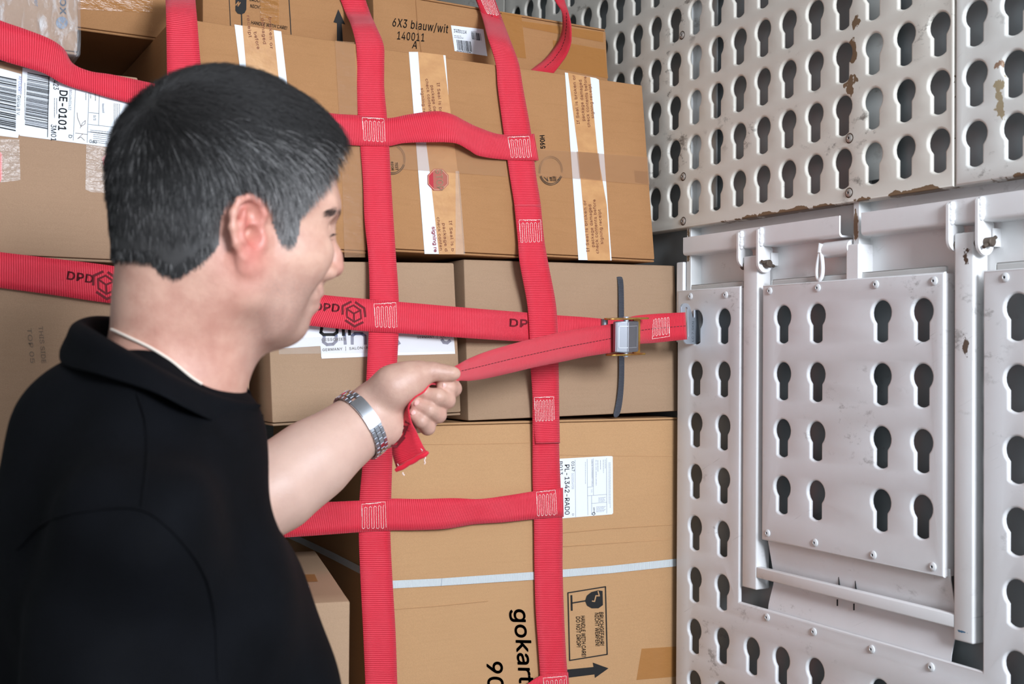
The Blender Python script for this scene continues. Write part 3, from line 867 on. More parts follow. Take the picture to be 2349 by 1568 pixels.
# white film label strip across it
lab = poly('shipping_label', F9, [(622, 800), (1041, 772), (1044, 811), (912, 812), (838, 818), (738, 822), (735, 793), (632, 799)][::-1], M['paper'], b9, 0.0007)
lab2 = poly('shipping_label', F9, [(630, 748), (1038, 740), (1044, 811), (737, 819), (736, 793), (628, 800)], M['paper'], b9, 0.0010)
pr = Print(on(F9, 0.0016))
pr.line([(738, 752), (736, 762), (742, 767), (766, 767), (773, 762), (774, 745)], 7); pr.line([(787, 745), (788, 768)], 7); pr.line([(801, 745), (802, 767)], 7)
pr.text('CESSORIES', (738, 782), (793, 780), 6, 0.03, spacing=1.15); pr.text('GERMANY  |  SALON-ACC', (740, 805), (858, 799), 6, 0.02, spacing=1.1)
pr.text('GERMANY  |  SALON', (957, 776), (1036, 774), 5.5, 0.02, spacing=1.1)
pr.build('printed_text', M['black_ink'], lab2)
pr = Print(on(F9, 0.0013))
M['blue_print'] = plain('dull_blue_print', srgb(96, 104, 136), 0.5)
pr.line([(744, 768), (742, 784), (750, 790), (764, 789), (771, 782), (771, 768)], 7); pr.line([(790, 764), (792, 788)], 7); pr.line([(808, 788), (808, 770), (814, 765), (830, 765), (837, 770), (838, 788)], 7)
pr.line([(905, 772), (915, 788)], 8); pr.line([(1014, 779), (1018, 785), (1026, 786), (1032, 781)], 7)
pr.build('logo_print', M['blue_print'], lab2)
poly('packing_tape', F9, [(640, 775), (1040, 764), (1043, 806), (640, 812)], M['tape_clear'], b9, 0.0022)

# --- upper row, leaning back
TI = 7.0
F1 = Face((1208, 595), (1503, 604), (1165, 152), 1.716, TI, 0.3)
F1.rest(max(F10.loc(F1.O.x-F10.O.x, F10.h).z, F10.loc(F10.w, F10.h).z)+0.0015)
b1 = carton(F1, 0.42, M['card_warm'], 'warm brown carton marked 590H with two white-edged seal tapes, right end of the upper row', seed=11)
F2 = Face((872, 575), (1192, 584), (835, 106), 1.716, TI, 0.3)
b2 = carton(F2, 0.42, M['card_warm'], 'warm brown carton with a red stop sign on its tape, middle of the upper row', seed=12)
F3 = Face((404, 558), (842, 577), (379, 36), 1.716, TI-1.5, 0.0)
b3 = carton(F3, 0.42, M['card_warm'], 'warm brown taped carton directly behind the head of the man', seed=13)
SEAL = ['If Seal is broken or', 'package damaged', 'check contents before', 'signing receipt']
def seal(F, root, base, browns, lines, mat_text='brown_ink'):
    for q in base: poly('white_tape', F, q, M['white_tape'], root, 0.0006)
    for q in browns: poly('seal_tape', F, q, M['seal_tape'], root, 0.0010)
    pr = Print(on(F, 0.0016))
    for body, p0, p1, h in lines: pr.text(body, p0, p1, h, 0.012, 1.08)
    pr.build('seal_text', M[mat_text], root)
# carton 590H: reads upwards
seal(F1, b1, [[(1296, 166), (1367, 179), (1374, 183), (1403, 597), (1327, 596)]],
     [[(1303, 167), (1354, 177), (1371, 351), (1392, 470), (1400, 597), (1348, 597), (1326, 345)]],
     [(SEAL[0], (1330, 284), (1319, 172), 6.5), (SEAL[1], (1342, 277), (1334, 183), 6.5), (SEAL[2], (1354, 291), (1345, 175), 6.5), (SEAL[3], (1363, 271), (1356, 193), 6.5),
      (SEAL[0], (1352, 577), (1344, 459), 6.5), (SEAL[1], (1364, 566), (1356, 469), 6.5), (SEAL[2], (1374, 581), (1366, 457), 6.5), (SEAL[3], (1384, 559), (1378, 480), 6.5)])
poly('packing_tape', F1, [(1222, 341), (1486, 360), (1490, 424), (1228, 402)], M['tape_tan'], b1, 0.0020)
poly('packing_tape', F1, [(1455, 391), (1486, 393), (1489, 422), (1458, 418)], M['tape_dark'], b1, 0.0026)
poly('packing_tape', F1, [(1323, 347), (1374, 351), (1379, 413), (1330, 408)], M['tape_dark'], b1, 0.0026)
pr = Print(on(F1, 0.0012)); pr.text('590H', (1251, 340), (1249, 310), 10.5, 0.03); pr.build('printed_text', M['black_ink'], b1)
def round_stamp(F, root, c, rx, ry, a0, a1, mat, words):
    pr = Print(on(F, 0.0028))
    for rr in (1.0, 0.90):
        pr.line([(c[0]+rx*rr*math.cos(a0+(a1-a0)*i/24), c[1]+ry*rr*math.sin(a0+(a1-a0)*i/24)) for i in range(25)], 1.3)
    if words:
        pr.text('BURST TEST', (c[0]-3, c[1]+ry*0.45), (c[0]-1.5, c[1]+ry*0.72), 5, 0.02, up=(1, 0)); pr.text('EDGE TEST', (c[0]+4, c[1]+ry*0.40), (c[0]+5.5, c[1]+ry*0.74), 5, 0.02, up=(1, 0))
        pr.line([(c[0]-8, c[1]+ry*0.45), (c[0]-7, c[1]+ry*0.75)], 1.0); pr.line([(c[0]+11, c[1]+ry*0.42), (c[0]+12, c[1]+ry*0.72)], 1.0)
        pr.lines((c[0]-16, c[1]+ry*0.45), (5, 3), 3, (3, 3), [1], 1.2, 4); pr.lines((c[0]+15, c[1]+ry*0.62), (6, -4), 3, (-1.5, 4), [1], 1.2, 5)
    pr.build('round_stamp', mat, root)
round_stamp(F1, b1, (1264, 391), 27, 33, -0.2+math.pi, 2*math.pi+0.1, M['stamp_pale'], False)
round_stamp(F1, b1, (1264, 391), 27, 33, 0.42, math.pi-0.42, M['stamp_ink'], True)
# carton with the stop sign: reads downwards
seal(F2, b2, [[(938, 119), (959, 119), (1022, 127), (1056, 583), (974, 582)]],
     [[(959, 119), (1017, 126), (1034, 259), (1050, 392), (1064, 583), (1007, 583), (985, 386), (968, 245)]],
     [(SEAL[0], (1002, 190), (1012, 300), 6.5), (SEAL[1], (988, 196), (999, 290), 6.5), (SEAL[2], (976, 181), (989, 300), 6.5), (SEAL[3], (965, 202), (974, 290), 6.5),
      ('If Seal is b', (1030, 506), (1036, 576), 6.5), ('package d', (1015, 512), (1021, 576), 6.5), ('check conten', (1002, 498), (1009, 574), 6.5)])
pr = Print(on(F2, 0.0017)); pr.text('signing re', (991, 520), (996, 578), 7.5, 0.03); pr.build('seal_text', M['red_ink'], b2)
poly('packing_tape', F2, [(890, 322), (1158, 345), (1164, 405), (896, 386)], M['tape_tan'], b2, 0.0022)
poly('packing_tape', F2, [(1045, 392), (1053, 392), (1067, 583), (1045, 583)], M['tape_clear'], b2, 0.0024)
o8 = [(1005+26*1.0*math.cos(math.pi/8+i*math.pi/4), 412+27*math.sin(math.pi/8+i*math.pi/4)) for i in range(8)]
stop = poly('stop_sign', F2, o8, M['stop_dull'], b2, 0.0024)
pr = Print(on(F2, 0.0029))
pr.poly([(981, 402), (993, 390), (995, 437), (983, 424)]); pr.build('stop_edge', M['stop_red'], stop)
pr = Print(on(F2, 0.0032)); M['stop_text'] = plain('cream_print', srgb(214, 176, 140), 0.5)
pr.text('STOP', (999, 389), (1003, 437), 15, 0.02, up=(1, -0.08))
pr.line([(1005+23.5*math.cos(math.pi/8+i*math.pi/4), 412+24.5*math.sin(math.pi/8+i*math.pi/4)) for i in range(8)], 1.0, True)
pr.build('stop_text', M['stop_text'], stop)
round_stamp(F2, b2, (901, 365), 29, 34, 0.40, math.pi*0.62, M['stamp_ink'], False)
round_stamp(F2, b2, (901, 365), 29, 34, -1.2, 0.3, M['stamp_pale'], False)
pr = Print(on(F2, 0.0028)); pr.text('TEST', (906, 372), (908, 390), 6, 0.02, up=(1, 0)); pr.text('EDGE', (897, 371), (899, 391), 5, 0.02, up=(1, 0)); pr.build('stamp_text', M['stamp_ink'], b2)
# left carton of the row
poly('white_tape', F3, [(538, 56), (556, 59), (575, 200), (556, 200)], M['white_tape'], b3, 0.0006)
poly('white_tape', F3, [(627, 69), (645, 72), (662, 220), (644, 220)], M['white_tape'], b3, 0.0006)
poly('seal_tape', F3, [(556, 58), (628, 69), (648, 260), (574, 260)], M['seal_tape'], b3, 0.0010)
pr = Print(on(F3, 0.0016)); pr.text('broken or', (616, 40), (620, 112), 7, 0.012, 1.08); pr.text('damaged', (599, 42), (604, 101), 7, 0.012, 1.08); pr.text('before', (582, 74), (590, 113), 7, 0.012, 1.08); pr.text('receipt', (566, 36), (571, 86), 7, 0.012, 1.08)
pr.build('seal_text', M['brown_ink'], b3)
poly('packing_tape', F3, [(768, 93), (813, 97), (822, 262), (778, 262)], M['tape_tan'], b3, 0.0014)
poly('packing_tape', F3, [(783, 330), (828, 332), (838, 590), (790, 590)], M['tape_tan'], b3, 0.0014)

# --- cartons standing on top, set back
F4 = Face((860, 175), (1397, 230), (838, -12), 1.86, 5.0, 0.0)
F4.h = (F4.at(1270, 46)-F4.O).dot(F4.U)
F4.rest(max(F1.loc(0, F1.h).z, F1.loc(F1.w, F1.h).z, F2.loc(F2.w, F2.h).z)+0.006)
b4 = carton(F4, 0.30, M['card_warm'], 'brown carton lettered 6X3 blauw/wit 140011, on top of the upper row', flap_top=True, seed=21)
pr = Print(on(F4, 0.0010))
pr.text('6X3 blauw/wit', (900, 60), (1027, 76), 19, 0.008, 1.1); pr.text('140011', (911, 90), (973, 95), 18, 0.008, 1.1); pr.text('A', (945, 110), (956, 112), 17, 0.008)
pr.build('printed_text', M['black_ink'], b4)
lab = poly('shipping_label', F4, [(1034.5, 58), (1109, 67), (1118, 128.5), (1043, 117)], M['paper'], b4, 0.0009)
pr = Print(on(F4, 0.0014))
pr.text('140011A', (1041, 74), (1070, 77.5), 7, 0.01); pr.text('6x3 blauw/wit', (1042, 86.5), (1063, 89), 3.2, 0.0)
pr.bars((1047, 91), (1080, 95), (1050, 115), 22, 3); pr.bars((1081, 73.5), (1104, 77), (1083, 90), 16, 9)
pr.lines((1040.5, 67), (14, 1.4), 1, (0, 2), [1], 0.8, 3); pr.lines((1081, 72), (12, 1.2), 1, (0, 2), [1], 0.7, 4); pr.lines((1042, 81.5), (16, 1.4), 1, (0, 2), [1], 0.8, 5); pr.lines((1048, 116.5), (32, 4), 1, (0, 2), [1], 1.4, 6); pr.text('40601', (1092, 92), (1100, 93), 3, 0)
pr.build('printed_text', M['black_ink'], lab)
poly('packing_tape', F4, [(1150, 28), (1196, 35), (1207, 134), (1160, 128)], M['tape_orange'], b4, 0.0010)
poly('packing_tape', F4, [(1196, 48), (1384, 74), (1384, 97), (1200, 62)], M['tape_orange'], b4, 0.0010)
poly('packing_tape', F4, [(1268, 92), (1388, 114), (1395, 180), (1273, 156)], M['tape_orange'], b4, 0.0010)
creaseline(F4, b4, M['card_warm'], [(953, -10), (958, 60), (967, 125)], 0.0009)
F5 = Face((465, 130), (822, 160), (452, -60), 1.84, 3.0, 0.0)
F5.rest(F3.loc(F3.w, F3.h).z+0.003)
b5 = carton(F5, 0.30, M['card_warm'], 'brown carton with a broken glass warning and an up arrow, above the head', seed=23)
pr = Print(on(F5, 0.0010))
pr.line([(525, -20), (529, 60)], 1.6); pr.line([(662, -20), (668, 82)], 2.0)
pr.poly([(541, -30), (566, -28), (565, 22), (561, 30), (554, 33), (545, 31), (540, 24)]); pr.line([(554, 33), (555, 60)], 2.6); pr.line([(543, 60), (567, 63)], 3)
pr.text('BRUCHGEFAHR!', (573, 2), (636, 11), 7.5, 0.012); pr.text('NICHT WERFEN!', (574, 17), (637, 27), 7.5, 0.012); pr.text('HANDLE WITH CARE!', (576, 55), (658, 68), 7.5, 0.012)
pr.build('fragile_mark', M['black_ink'], b5)
pr = Print(on(F5, 0.0014)); pr.line([(541, 12), (547, 4), (546, 14), (551, 6)], 2.4); pr.build('glass_crack', M['card_warm'], b5)
pr = Print(on(F5, 0.0010)); pr.poly([(776, 21), (792, 56), (784, 54), (787, 100), (773, 98), (773, 53), (765, 51)]); pr.build('arrow_mark', M['black_ink'], b5)
poly('packing_tape', F5, [(596, -20), (640, -14), (640, 58), (598, 50)], M['tape_orange'], b5, 0.0016)

# --- left side
F7 = Face((-60, 588), (316, 606), (-75, 132), 1.742, 3.0, 0.0)
F7.h = (F7.at(305, 176)-F7.O).dot(F7.U)
b7 = carton(F7, 0.45, M['card_grey'], 'dull brown carton with two white parcel labels, left of the man\'s head', seed=31)
lab = poly('shipping_label', F7, [(52, 155), (280, 196), (300, 232), (256, 338), (46, 311), (43, 306)], M['paper'], b7, 0.0008)
DN = (1, 0.10)
pr = Print(on(F7, 0.0014))
pr.bars((63, 166), (57, 287), (115, 176), 46, 17)
pr.text('DE-0101', (137, 207), (133.5, 298), 18, 0.03, up=DN); pr.text('3M01', (117, 285), (117, 322), 12, 0.012, up=DN); pr.text('4423', (121, 176), (123, 205), 12, 0.012, up=DN)
pr.text('80169602633', (159, 205), (157, 252), 6, 0.0, up=DN); pr.text('D', (158, 309), (157, 316), 8, 0.02, up=DN); pr.text('Neustadt', (234, 237), (235, 259), 5, 0.0, up=DN); pr.text('1/1', (215, 264), (215, 276), 5, 0.02, up=DN)
pr.line([(112, 176), (109, 314)], 1.8); pr.line([(173, 205), (168, 322)], 0.9); pr.line([(204, 212), (200, 327)], 0.9); pr.line([(228, 216), (226, 287)], 0.9); pr.line([(204, 258), (227, 260)], 0.9); pr.line([(203, 285), (266, 292)], 0.9); pr.line([(202, 302), (264, 310)], 0.9)
pr.lines((262, 237), (0, 60), 4, (4, 0.5), [1, 0.8], 1.0, 21); pr.lines((207, 298), (54, 6), 2, (0, 4), [0.9, 1], 1.0, 22); pr.lines((214, 308), (44, 5), 5, (0, 4.5), [1, 0.9, 0.8], 1.0, 23); pr.lines((125, 225), (0, 45), 2, (5, 0.5), [1, 0.8], 1.2, 24); pr.lines((197, 214), (0, 15), 3, (11, 1.0), [1, 0.7], 1.2, 25); pr.lines((57, 190), (0, 85), 1, (4, 0), [1], 1.0, 26)
pr.text('DPD', (222, 322), (205, 320), 7, 0.02)
pr.build('printed_text', M['black_ink'], lab)
pr = Print(on(F7, 0.0018)); pr.line([(177, 258), (178, 270), (186, 290), (195, 284), (196, 276), (189, 282), (184, 294)], 1.2); pr.line([(173, 305), (200, 308)], 1.2); pr.line([(190, 307), (178, 318), (186, 314), (194, 322)], 1.2); pr.build('pen_mark', M['grey_ink'], lab)
lab = poly('shipping_label', F7, [(-60, 140), (49, 170), (44, 306), (41, 316), (-60, 304)], M['paper'], b7, 0.0008)
pr = Print(on(F7, 0.0014))
pr.bars((-20, 170), (-22, 290), (38, 182), 34, 40)
pr.text('Garcia B V.', (40, 218), (38, 265), 7, 0.005, up=DN); pr.build('printed_text', M['black_ink'], lab)
pr = Print(on(F7, 0.0014)); pr.text('AFDURRT', (43, 174), (41, 215), 8, 0.0, up=DN); pr.build('stamped_text', M['blue_ink'], lab)
poly('packing_tape', F7, [(0, 318), (44, 320), (47, 413), (2, 418)], M['tape_clear'], b7, 0.0010)
poly('packing_tape', F7, [(198, 332), (330, 345), (330, 448), (208, 440), (196, 434)], M['tape_clear'], b7, 0.0012)
M['red_sticker'] = plain('red_sticker', srgb(200, 40, 32), 0.4)
poly('red_sticker', F7, [(-30, 345), (2, 349), (5, 354), (5, 410), (1, 417), (-30, 414)], M['red_sticker'], b7, 0.0008)
poly('red_sticker', F7, [(234, 363), (250, 346), (300, 350), (300, 392), (238, 385)], M['red_sticker'], b7, 0.0008)
F8 = Face((-70, 1568), (566, 1568), (-70, 606), 1.745, 0.0, 0.0)
F8.h = (F8.at(100, 612)-F8.O).dot(F8.U)
F8.O.z -= 0
b8 = carton(F8, 0.45, M['card_grey'], 'large dull brown carton low on the left behind the man\'s neck and shoulder', drop=F8.O.z, flap_bottom=False, seed=33)
pr = Print(on(F8, 0.0010)); pr.text('THIS SIDE', (88, 748), (96, 832), 10, 0.0, up=(1, 0)); pr.text('TOP 05', (62, 752), (70, 832), 10, 0.0, up=(1, 0)); pr.build('printed_text', M['grey_ink'], b8)
# small carton low in front
F12 = Face((678, 1640), (797, 1640), (678, 1378), 1.50, 0.0, 0.0, 13.0)
F12.w = (F12.at(801, 1568)-F12.O).dot(F12.R); F12.h = (F12.at(803, 1378)-F12.O).dot(F12.U)
b12 = carton(F12, 0.42, M['card_pale'], 'small pale carton low at the front, beside the man\'s chest, its top visible', drop=F12.O.z, flap_bottom=False, seed=35)
def top12(x, y): return atplane(x, y, F12.loc(0, F12.h+0.0008, 0), F12.U)
pr = Print(top12); pr.poly([(650, 1336), (702, 1335), (710, 1346), (650, 1349)]); pr.build('shipping_label', M['paper'], b12)
pr = Print(top12); pr.poly([(640, 1318), (722, 1316), (730, 1333), (640, 1336)]); pr.build('packing_tape', M['tape_orange'], b12)

# far upper left: film-wrapped carton and the carton set back beside it
zt3 = F3.loc(0, F3.h).z+0.004
y13 = (zt3-CAM.z)/ray(326, 88).z*ray(326, 88).y
F13 = Face((150, 66), (438, 104), (140, -60), y13, 2.0, 0.0)
F13.rest(zt3)
b13 = carton(F13, 0.50, M['card_warm'], 'taped brown carton set back in the gap at the top left, its underside in shadow', seed=37)
poly('packing_tape', F13, [(150, -40), (350, -20), (350, 29), (150, 20)], M['tape_orange'], b13, 0.0012)
Fs = Face((60, 420), (372, 440), (50, 70), 2.36, 0.0, 0.0)
Fs.h = F13.O.z-0.006-Fs.O.z
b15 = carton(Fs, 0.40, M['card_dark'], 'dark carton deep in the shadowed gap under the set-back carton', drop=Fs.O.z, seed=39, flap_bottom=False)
F6 = Face((-90, 92), (178, 108), (-90, -120), 1.75, 1.0, 0.0)
b6 = carton(F6, 0.45, M['card_grey'], 'grey-brown carton wrapped in shiny clear film, top left corner', seed=41, name='wrapped_box')
t = NT('shrink_film', 0.12); co = t.co()
wr = t.noise(t.scale(co, (60, 60, 18)), 1.0, 5, 0.6, 0.8)
t.color((0.9, 0.92, 0.95)); t.set('Alpha', t.ramp(wr, 0.50, 0.72, 0.10, 0.55)); t.bump(wr, 0.006, 0.9); M['film'] = t.m
bm = bmesh.new(); bm_box(bm, (-0.004, -0.004, -0.004), (F6.w+0.004, 0.456, F6.h+0.004), 0.006, 3)
bmesh.ops.subdivide_edges(bm, edges=[e for e in bm.edges if e.calc_length() > 0.05], cuts=9, use_grid_fill=True)
rnd = random.Random(4)
for v in bm.verts:
    if v.co.y < 0.02: v.co.y -= abs(0.004*math.sin(31*v.co.x+9*v.co.z)*math.sin(47*v.co.z))*1.0
    v.co = F6.M @ v.co
bm_obj('wrapping_film', bm, M['film'], b6, 60)
M['logo_blue'] = plain('grey_blue_print', srgb(92, 106, 128), 0.5)
pr = Print(on(F6, 0.0012)); pr.text('rox', (138, -16), (138, 33), 18, 0.02, up=(1, 0.05))
c = (142, 52); pr.poly([(c[0]+13.5*math.cos(i*2*math.pi/24), c[1]+14*math.sin(i*2*math.pi/24)) for i in range(24)])
pr.text('Paper', (76, -30), (80, 15), 9, 0.0, up=(1, 0.05)); pr.build('printed_logo', M['logo_blue'], b6)
pr = Print(on(F6, 0.0016)); pr.line([(133, 46), (145, 56), (151, 64)], 1.4); pr.line([(152, 44), (145, 56), (140, 64)], 1.4); pr.build('logo_lines', M['card_grey'], b6)
# two more cartons carry the upper rows out of sight behind the front ones
# ------------------------------------------------------------------ the red cargo net
net = thing('cargo_net', (0.7, 1.68, 0.95), 'red webbing cargo net strapped over the cartons and hooked to the right wall', 'cargo net')
class Strap:
    """one length of webbing; rows = the two edges as seen in the photo plus a depth for each"""
    def __init__(s, name, rows, n, mat, parent, flip=False, thick=0.0019, width=0.05, lbl=None):
        P = []
        for r in rows:
            xa, ya, xb, yb = r[:4]
            if isinstance(r[4], Face):
                g = r[5]; g2 = r[6] if len(r) > 6 else g
                P.append([*r[4].at(xa, ya, g), *r[4].at(xb, yb, g2)])
            else:
                z2 = r[5] if len(r) > 5 else r[4]
                P.append([*atZ(xa, ya, r[4]), *atZ(xb, yb, z2)])
        Q = catmull(np.array(P), n)
        A, B = Q[:, :3], Q[:, 3:]; s.A, s.B = A, B
        mid = (A+B)/2; L = np.r_[0, np.cumsum(np.linalg.norm(np.diff(mid, axis=0), axis=1))]
        k = 5; vs, uv, fs = [], [], []
        for i in range(n):
            for j in range(k):
                t = j/(k-1); vs.append(A[i]*(1-t)+B[i]*t); uv.append((L[i], t*width))
        for i in range(n-1):
            for j in range(k-1): fs.append((i*k+j, i*k+j+1, (i+1)*k+j+1, (i+1)*k+j))
        s.bvh = BVHTree.FromPolygons([Vector(v) for v in vs], fs)
        s.o = mesh(name, vs, fs, mat, parent, 60, uv)
        m = s.o.modifiers.new('thick', 'SOLIDIFY'); m.thickness = thick; m.offset = 0; s.thick = thick
    def proj(s, x, y, off=0.0006):
        d = ray(x, y).normalized()
        h = s.bvh.ray_cast(CAM, d)
        if h[0] is None:
            best = None
            for Z in np.linspace(1.2, 2.4, 60):
                p = CAM+ray(x, y)*Z; q = s.bvh.find_nearest(p)
                if best is None or q[3] < best[0]: best = (q[3], p, q)
            n = best[2][1]; n = n if n.dot(d) < 0 else -n
            return best[1]+n*(s.thick/2+off)
        n = h[1] if h[1].dot(d) < 0 else -h[1]
        return h[0]+n*(s.thick/2+off)
    def stitch(s, quad, cols, rows_back=True, wob=0.6, seed=1, double=True, lw=1.0):
        """the sewn patch: a serpentine of white thread inside a sewn frame line; quad = photo corners tl, tr, br, bl"""
        tl, tr, br, bl = (np.array(q, float) for q in quad); rnd = random.Random(seed)
        def m(u, v): return (tl*(1-u)+tr*u)*(1-v)+(bl*(1-u)+br*u)*v
        pts = [m(0, 1.0), m(0, 0.0), m(1, 0.0), m(1, 0.97)]
        path = [m(0, 0.5), m(0, 0), m(1, 0), m(1, 0.97)]
        ser = []
        for c in range(cols):
            u0 = 0.02+(0.98*c)/cols; u1 = u0+0.5*0.98/cols
            for (u, v) in ((u0, 0.16), (u0, 0.97), (u0+0.25*0.98/cols, 1.0), (u1, 0.97), (u1, 0.16), (u1+0.25*0.98/cols, 0.12)): ser.append(m(u, v))
        pr = Print(lambda x, y: s.proj(x, y, 0.0005))
        for line in (path, ser):
            for a, c in zip(line[:-1], line[1:]):
                d = c-a; Ld = np.linalg.norm(d); x = 0
                while x < Ld:
                    k = min(3.4+rnd.uniform(-0.4, 0.6), Ld-x)
                    j = np.array([rnd.uniform(-wob, wob), rnd.uniform(-wob, wob)])*0.5
                    pr.line([a+d/Ld*x+j, a+d/Ld*(x+k*0.76)+j], lw*rnd.uniform(0.7, 1.1)); x += k
        if double:
            for k in range(6): pr.line([m(0.2+0.1*k, 0.0)+np.array([0, rnd.uniform(-1, 1)]), m(0.3+0.1*k, 0.02)+np.array([0, rnd.uniform(-1, 1)])], 1.1)
        return pr.build('stitching', M['thread'], s.o)
    def dashes(s, pts, w=1.3, dash=4.5, gap=3.0):
        pr = Print(lambda x, y: s.proj(x, y, 0.0004))
        for a, c in zip(pts[:-1], pts[1:]):
            a, c = np.array(a, float), np.array(c, float); d = c-a; L = np.linalg.norm(d); x = 0
            while x < L:
                k = min(dash, L-x); pr.line([a+d/L*x, a+d/L*(x+k)], w); x += dash+gap
        pr.build('sewn_line', M['black_thread'], s.o)
    def logo(s, word, p0, p1, h, c, ex, ey, lw, full=True):
        pr = Print(lambda x, y: s.proj(x, y, 0.0003))
        if word: pr.text(word, p0, p1, h, 0.045, 1.05)
        if c is not None:
            c, ex, ey = np.array(c, float), np.array(ex, float), np.array(ey, float)
            q = lambda a, r: c+ex*(r*math.sin(a))+ey*(r*math.cos(a))
            A = [R(60*i) for i in range(6)]
            pr.line([q(a, 1.0) for a in A], lw, True)
            for i in (1, 3, 5): pr.line([c, q(A[i], 0.97)], lw)
            pr.line([q(R(12), 1.42), q(R(60), 1.55), q(R(98), 1.42)], lw*1.3)
            pr.line([q(R(-12), 1.42), q(R(-60), 1.55), q(R(-98), 1.42)], lw*1.3)
            pr.line([q(R(132), 1.42), q(R(180), 1.55), q(R(228), 1.42)], lw*1.3)
        return pr.build('printed_logo', M['web_ink'], s.o)

g = 0.011
Wb = M['web']
V0 = Strap('webbing_strap', [(379, -25, 447, -25, F5, 0.02), (380, 8, 449, 12, F3, -0.02), (381, 36, 452, 46, F3, 0.008), (382, 100, 456, 100, F3, g), (383, 165, 461, 165, F3, g), (386, 300, 466, 300, F3, 0.014), (392, 560, 470, 560, F3, 0.03), (396, 640, 472, 640, F8, 0.05), (400, 900, 476, 900, F8, g), (404, 1700, 480, 1700, F8, g)], 90, Wb, net)
V1 = Strap('webbing_strap', [(770, -30, 828, -30, F4, 0.050), (792, 28, 848, 28, F4, 0.050), (806, 60, 862, 60, F2, -0.012), (817, 105, 880, 105, F2, 0.016), (819, 150, 881, 150, F2, g), (819, 200, 881, 200, F2, g), (821, 265, 887, 265, F2, g), (826, 330, 892, 330, F2, g), (833, 420, 897, 420, F2, g), (836, 500, 902, 500, F2, 0.014), (845, 590, 908, 590, F2, 0.026), (848, 680, 914, 680, F9, 0.034), (846, 760, 914, 760, F9, 0.036), (841, 860, 909, 860, F9, 0.034), (838, 950, 905, 950, F9, 0.026), (833, 1050, 900, 1050, F11, 0.03), (825, 1140, 897, 1140, F11, 0.016), (823, 1220, 895, 1220, F11, g), (827, 1330, 900, 1330, F11, g), (833, 1450, 907, 1450, F11, 0.013), (838, 1568, 911, 1568, F11, g), (843, 1720, 916, 1720, F11, g)], 160, Wb, net)
V2 = Strap('webbing_strap', [(1075, -40, 1126, -25, F4, 0.012), (1102, 26, 1152, 45, F4, 0.022), (1119, 86, 1173, 100, F1, -0.012), (1137, 145, 1190, 147, F1, 0.006), (1142, 200, 1199, 200, F1, g), (1155, 300, 1217, 300, F1, g), (1169, 400, 1229, 400, F1, g), (1180, 470, 1240, 470, F1, 0.014), (1188, 550, 1247, 550, F1, 0.018), (1192, 600, 1256, 600, F1, 0.028), (1210, 700, 1274, 700, F10, 0.041), (1215, 765, 1278, 765, F10, 0.041), (1218, 850, 1280, 850, F10, 0.034), (1221, 900, 1281, 900, F10, 0.026), (1222, 1015, 1282, 1015, F11, 0.016), (1222, 1100, 1285, 1100, F11, g), (1225, 1200, 1290, 1200, F11, g), (1226, 1300, 1290, 1300, F11, g), (1229, 1400, 1293, 1400, F11, 0.013), (1236, 1500, 1298, 1500, F11, 0.013), (1240, 1568, 1303, 1568, F11, g), (1248, 1720, 1311, 1720, F11, g)], 160, Wb, net)
# lapped lengths sewn on the right vertical strap
Lp1 = Strap('lapped_webbing', [(1180, 470, 1240, 470, F1, 0.0165), (1188, 550, 1248, 550, F1, 0.0210), (1192, 600, 1256.5, 600, F1, 0.0310), (1210, 700, 1275, 700, F10, 0.0440), (1215, 770, 1279, 770, F10, 0.0440), (1218, 850, 1281, 850, F10, 0.0370), (1222, 910, 1282, 908, F10, 0.0285), (1225, 980, 1283, 978, F11, 0.0215), (1229, 1018, 1284, 1016, F11, 0.024)], 70, Wb, net)
Lp1.stitch([(1190, 505), (1239, 504), (1242, 555), (1193, 557)], 5, seed=3)
Lp1.stitch([(1225, 911), (1269, 909), (1271, 964), (1227, 966)], 6, seed=4)
H0 = Strap('webbing_strap', [(-60, 20, -60, 110, F7, 0.03), (0, 47, 0, 137, F7, 0.035), (60, 68, 60, 155, F7, 0.036), (115, 90, 105, 170, F7, 0.032), (146, 112, 140, 190, F7, 0.020), (166, 145, 175, 203, F7, 0.012), (205, 163, 205, 211, F7, 0.012), (250, 170, 250, 224, F7, 0.013), (300, 180, 300, 237, F7, 0.014), (360, 193, 360, 252, F3, 0.024), (460, 212, 460, 276, F3, 0.020), (620, 238, 620, 306, F3, 0.018), (760, 260, 760, 328, F3, 0.016), (822, 264.5, 825, 334, F2, 0.015), (890, 271, 890, 335, F2, 0.015), (941, 262, 927, 328, F2, 0.026), (1002, 255, 988, 326, F2, 0.042), (1036, 262, 1043, 328, F2, 0.044), (1067, 278, 1074, 343, F2, 0.036), (1094, 291, 1098, 357, F2, 0.028), (1147, 308, 1159, 366, F1, 0.016), (1225, 307, 1235, 368, F1, 0.016)], 200, Wb, net)
H0.stitch([(830, 270), (880, 273), (883, 327), (833, 323)], 5, seed=5)
H0.stitch([(1164, 315), (1213, 313), (1218, 362), (1171, 362)], 5, seed=6)
H1 = Strap('webbing_strap', [(-60, 571, -60, 652, F7, 0.02), (0, 578, 0, 660, F8, 0.012), (100, 590, 100, 673, F8, 0.014), (240, 607, 245, 694, F8, 0.016), (420, 635, 420, 712, F8, 0.022), (560, 653, 560, 728, F9, 0.026), (731, 675, 696, 745, F9, 0.041), (847, 686, 847, 760, F9, 0.041), (915, 692, 917, 764, F9, 0.041), (1100, 708, 1100, 777, F9, 0.040), (1213, 717, 1217, 784, F10, 0.034), (1275, 722.5, 1277, 788, F10, 0.036), (1340, 727, 1342, 792, F10, 0.046), (1396, 732, 1396, 796, F10, 0.052), (1432, 734, 1432, 798, F10, 0.058)], 170, Wb, net)
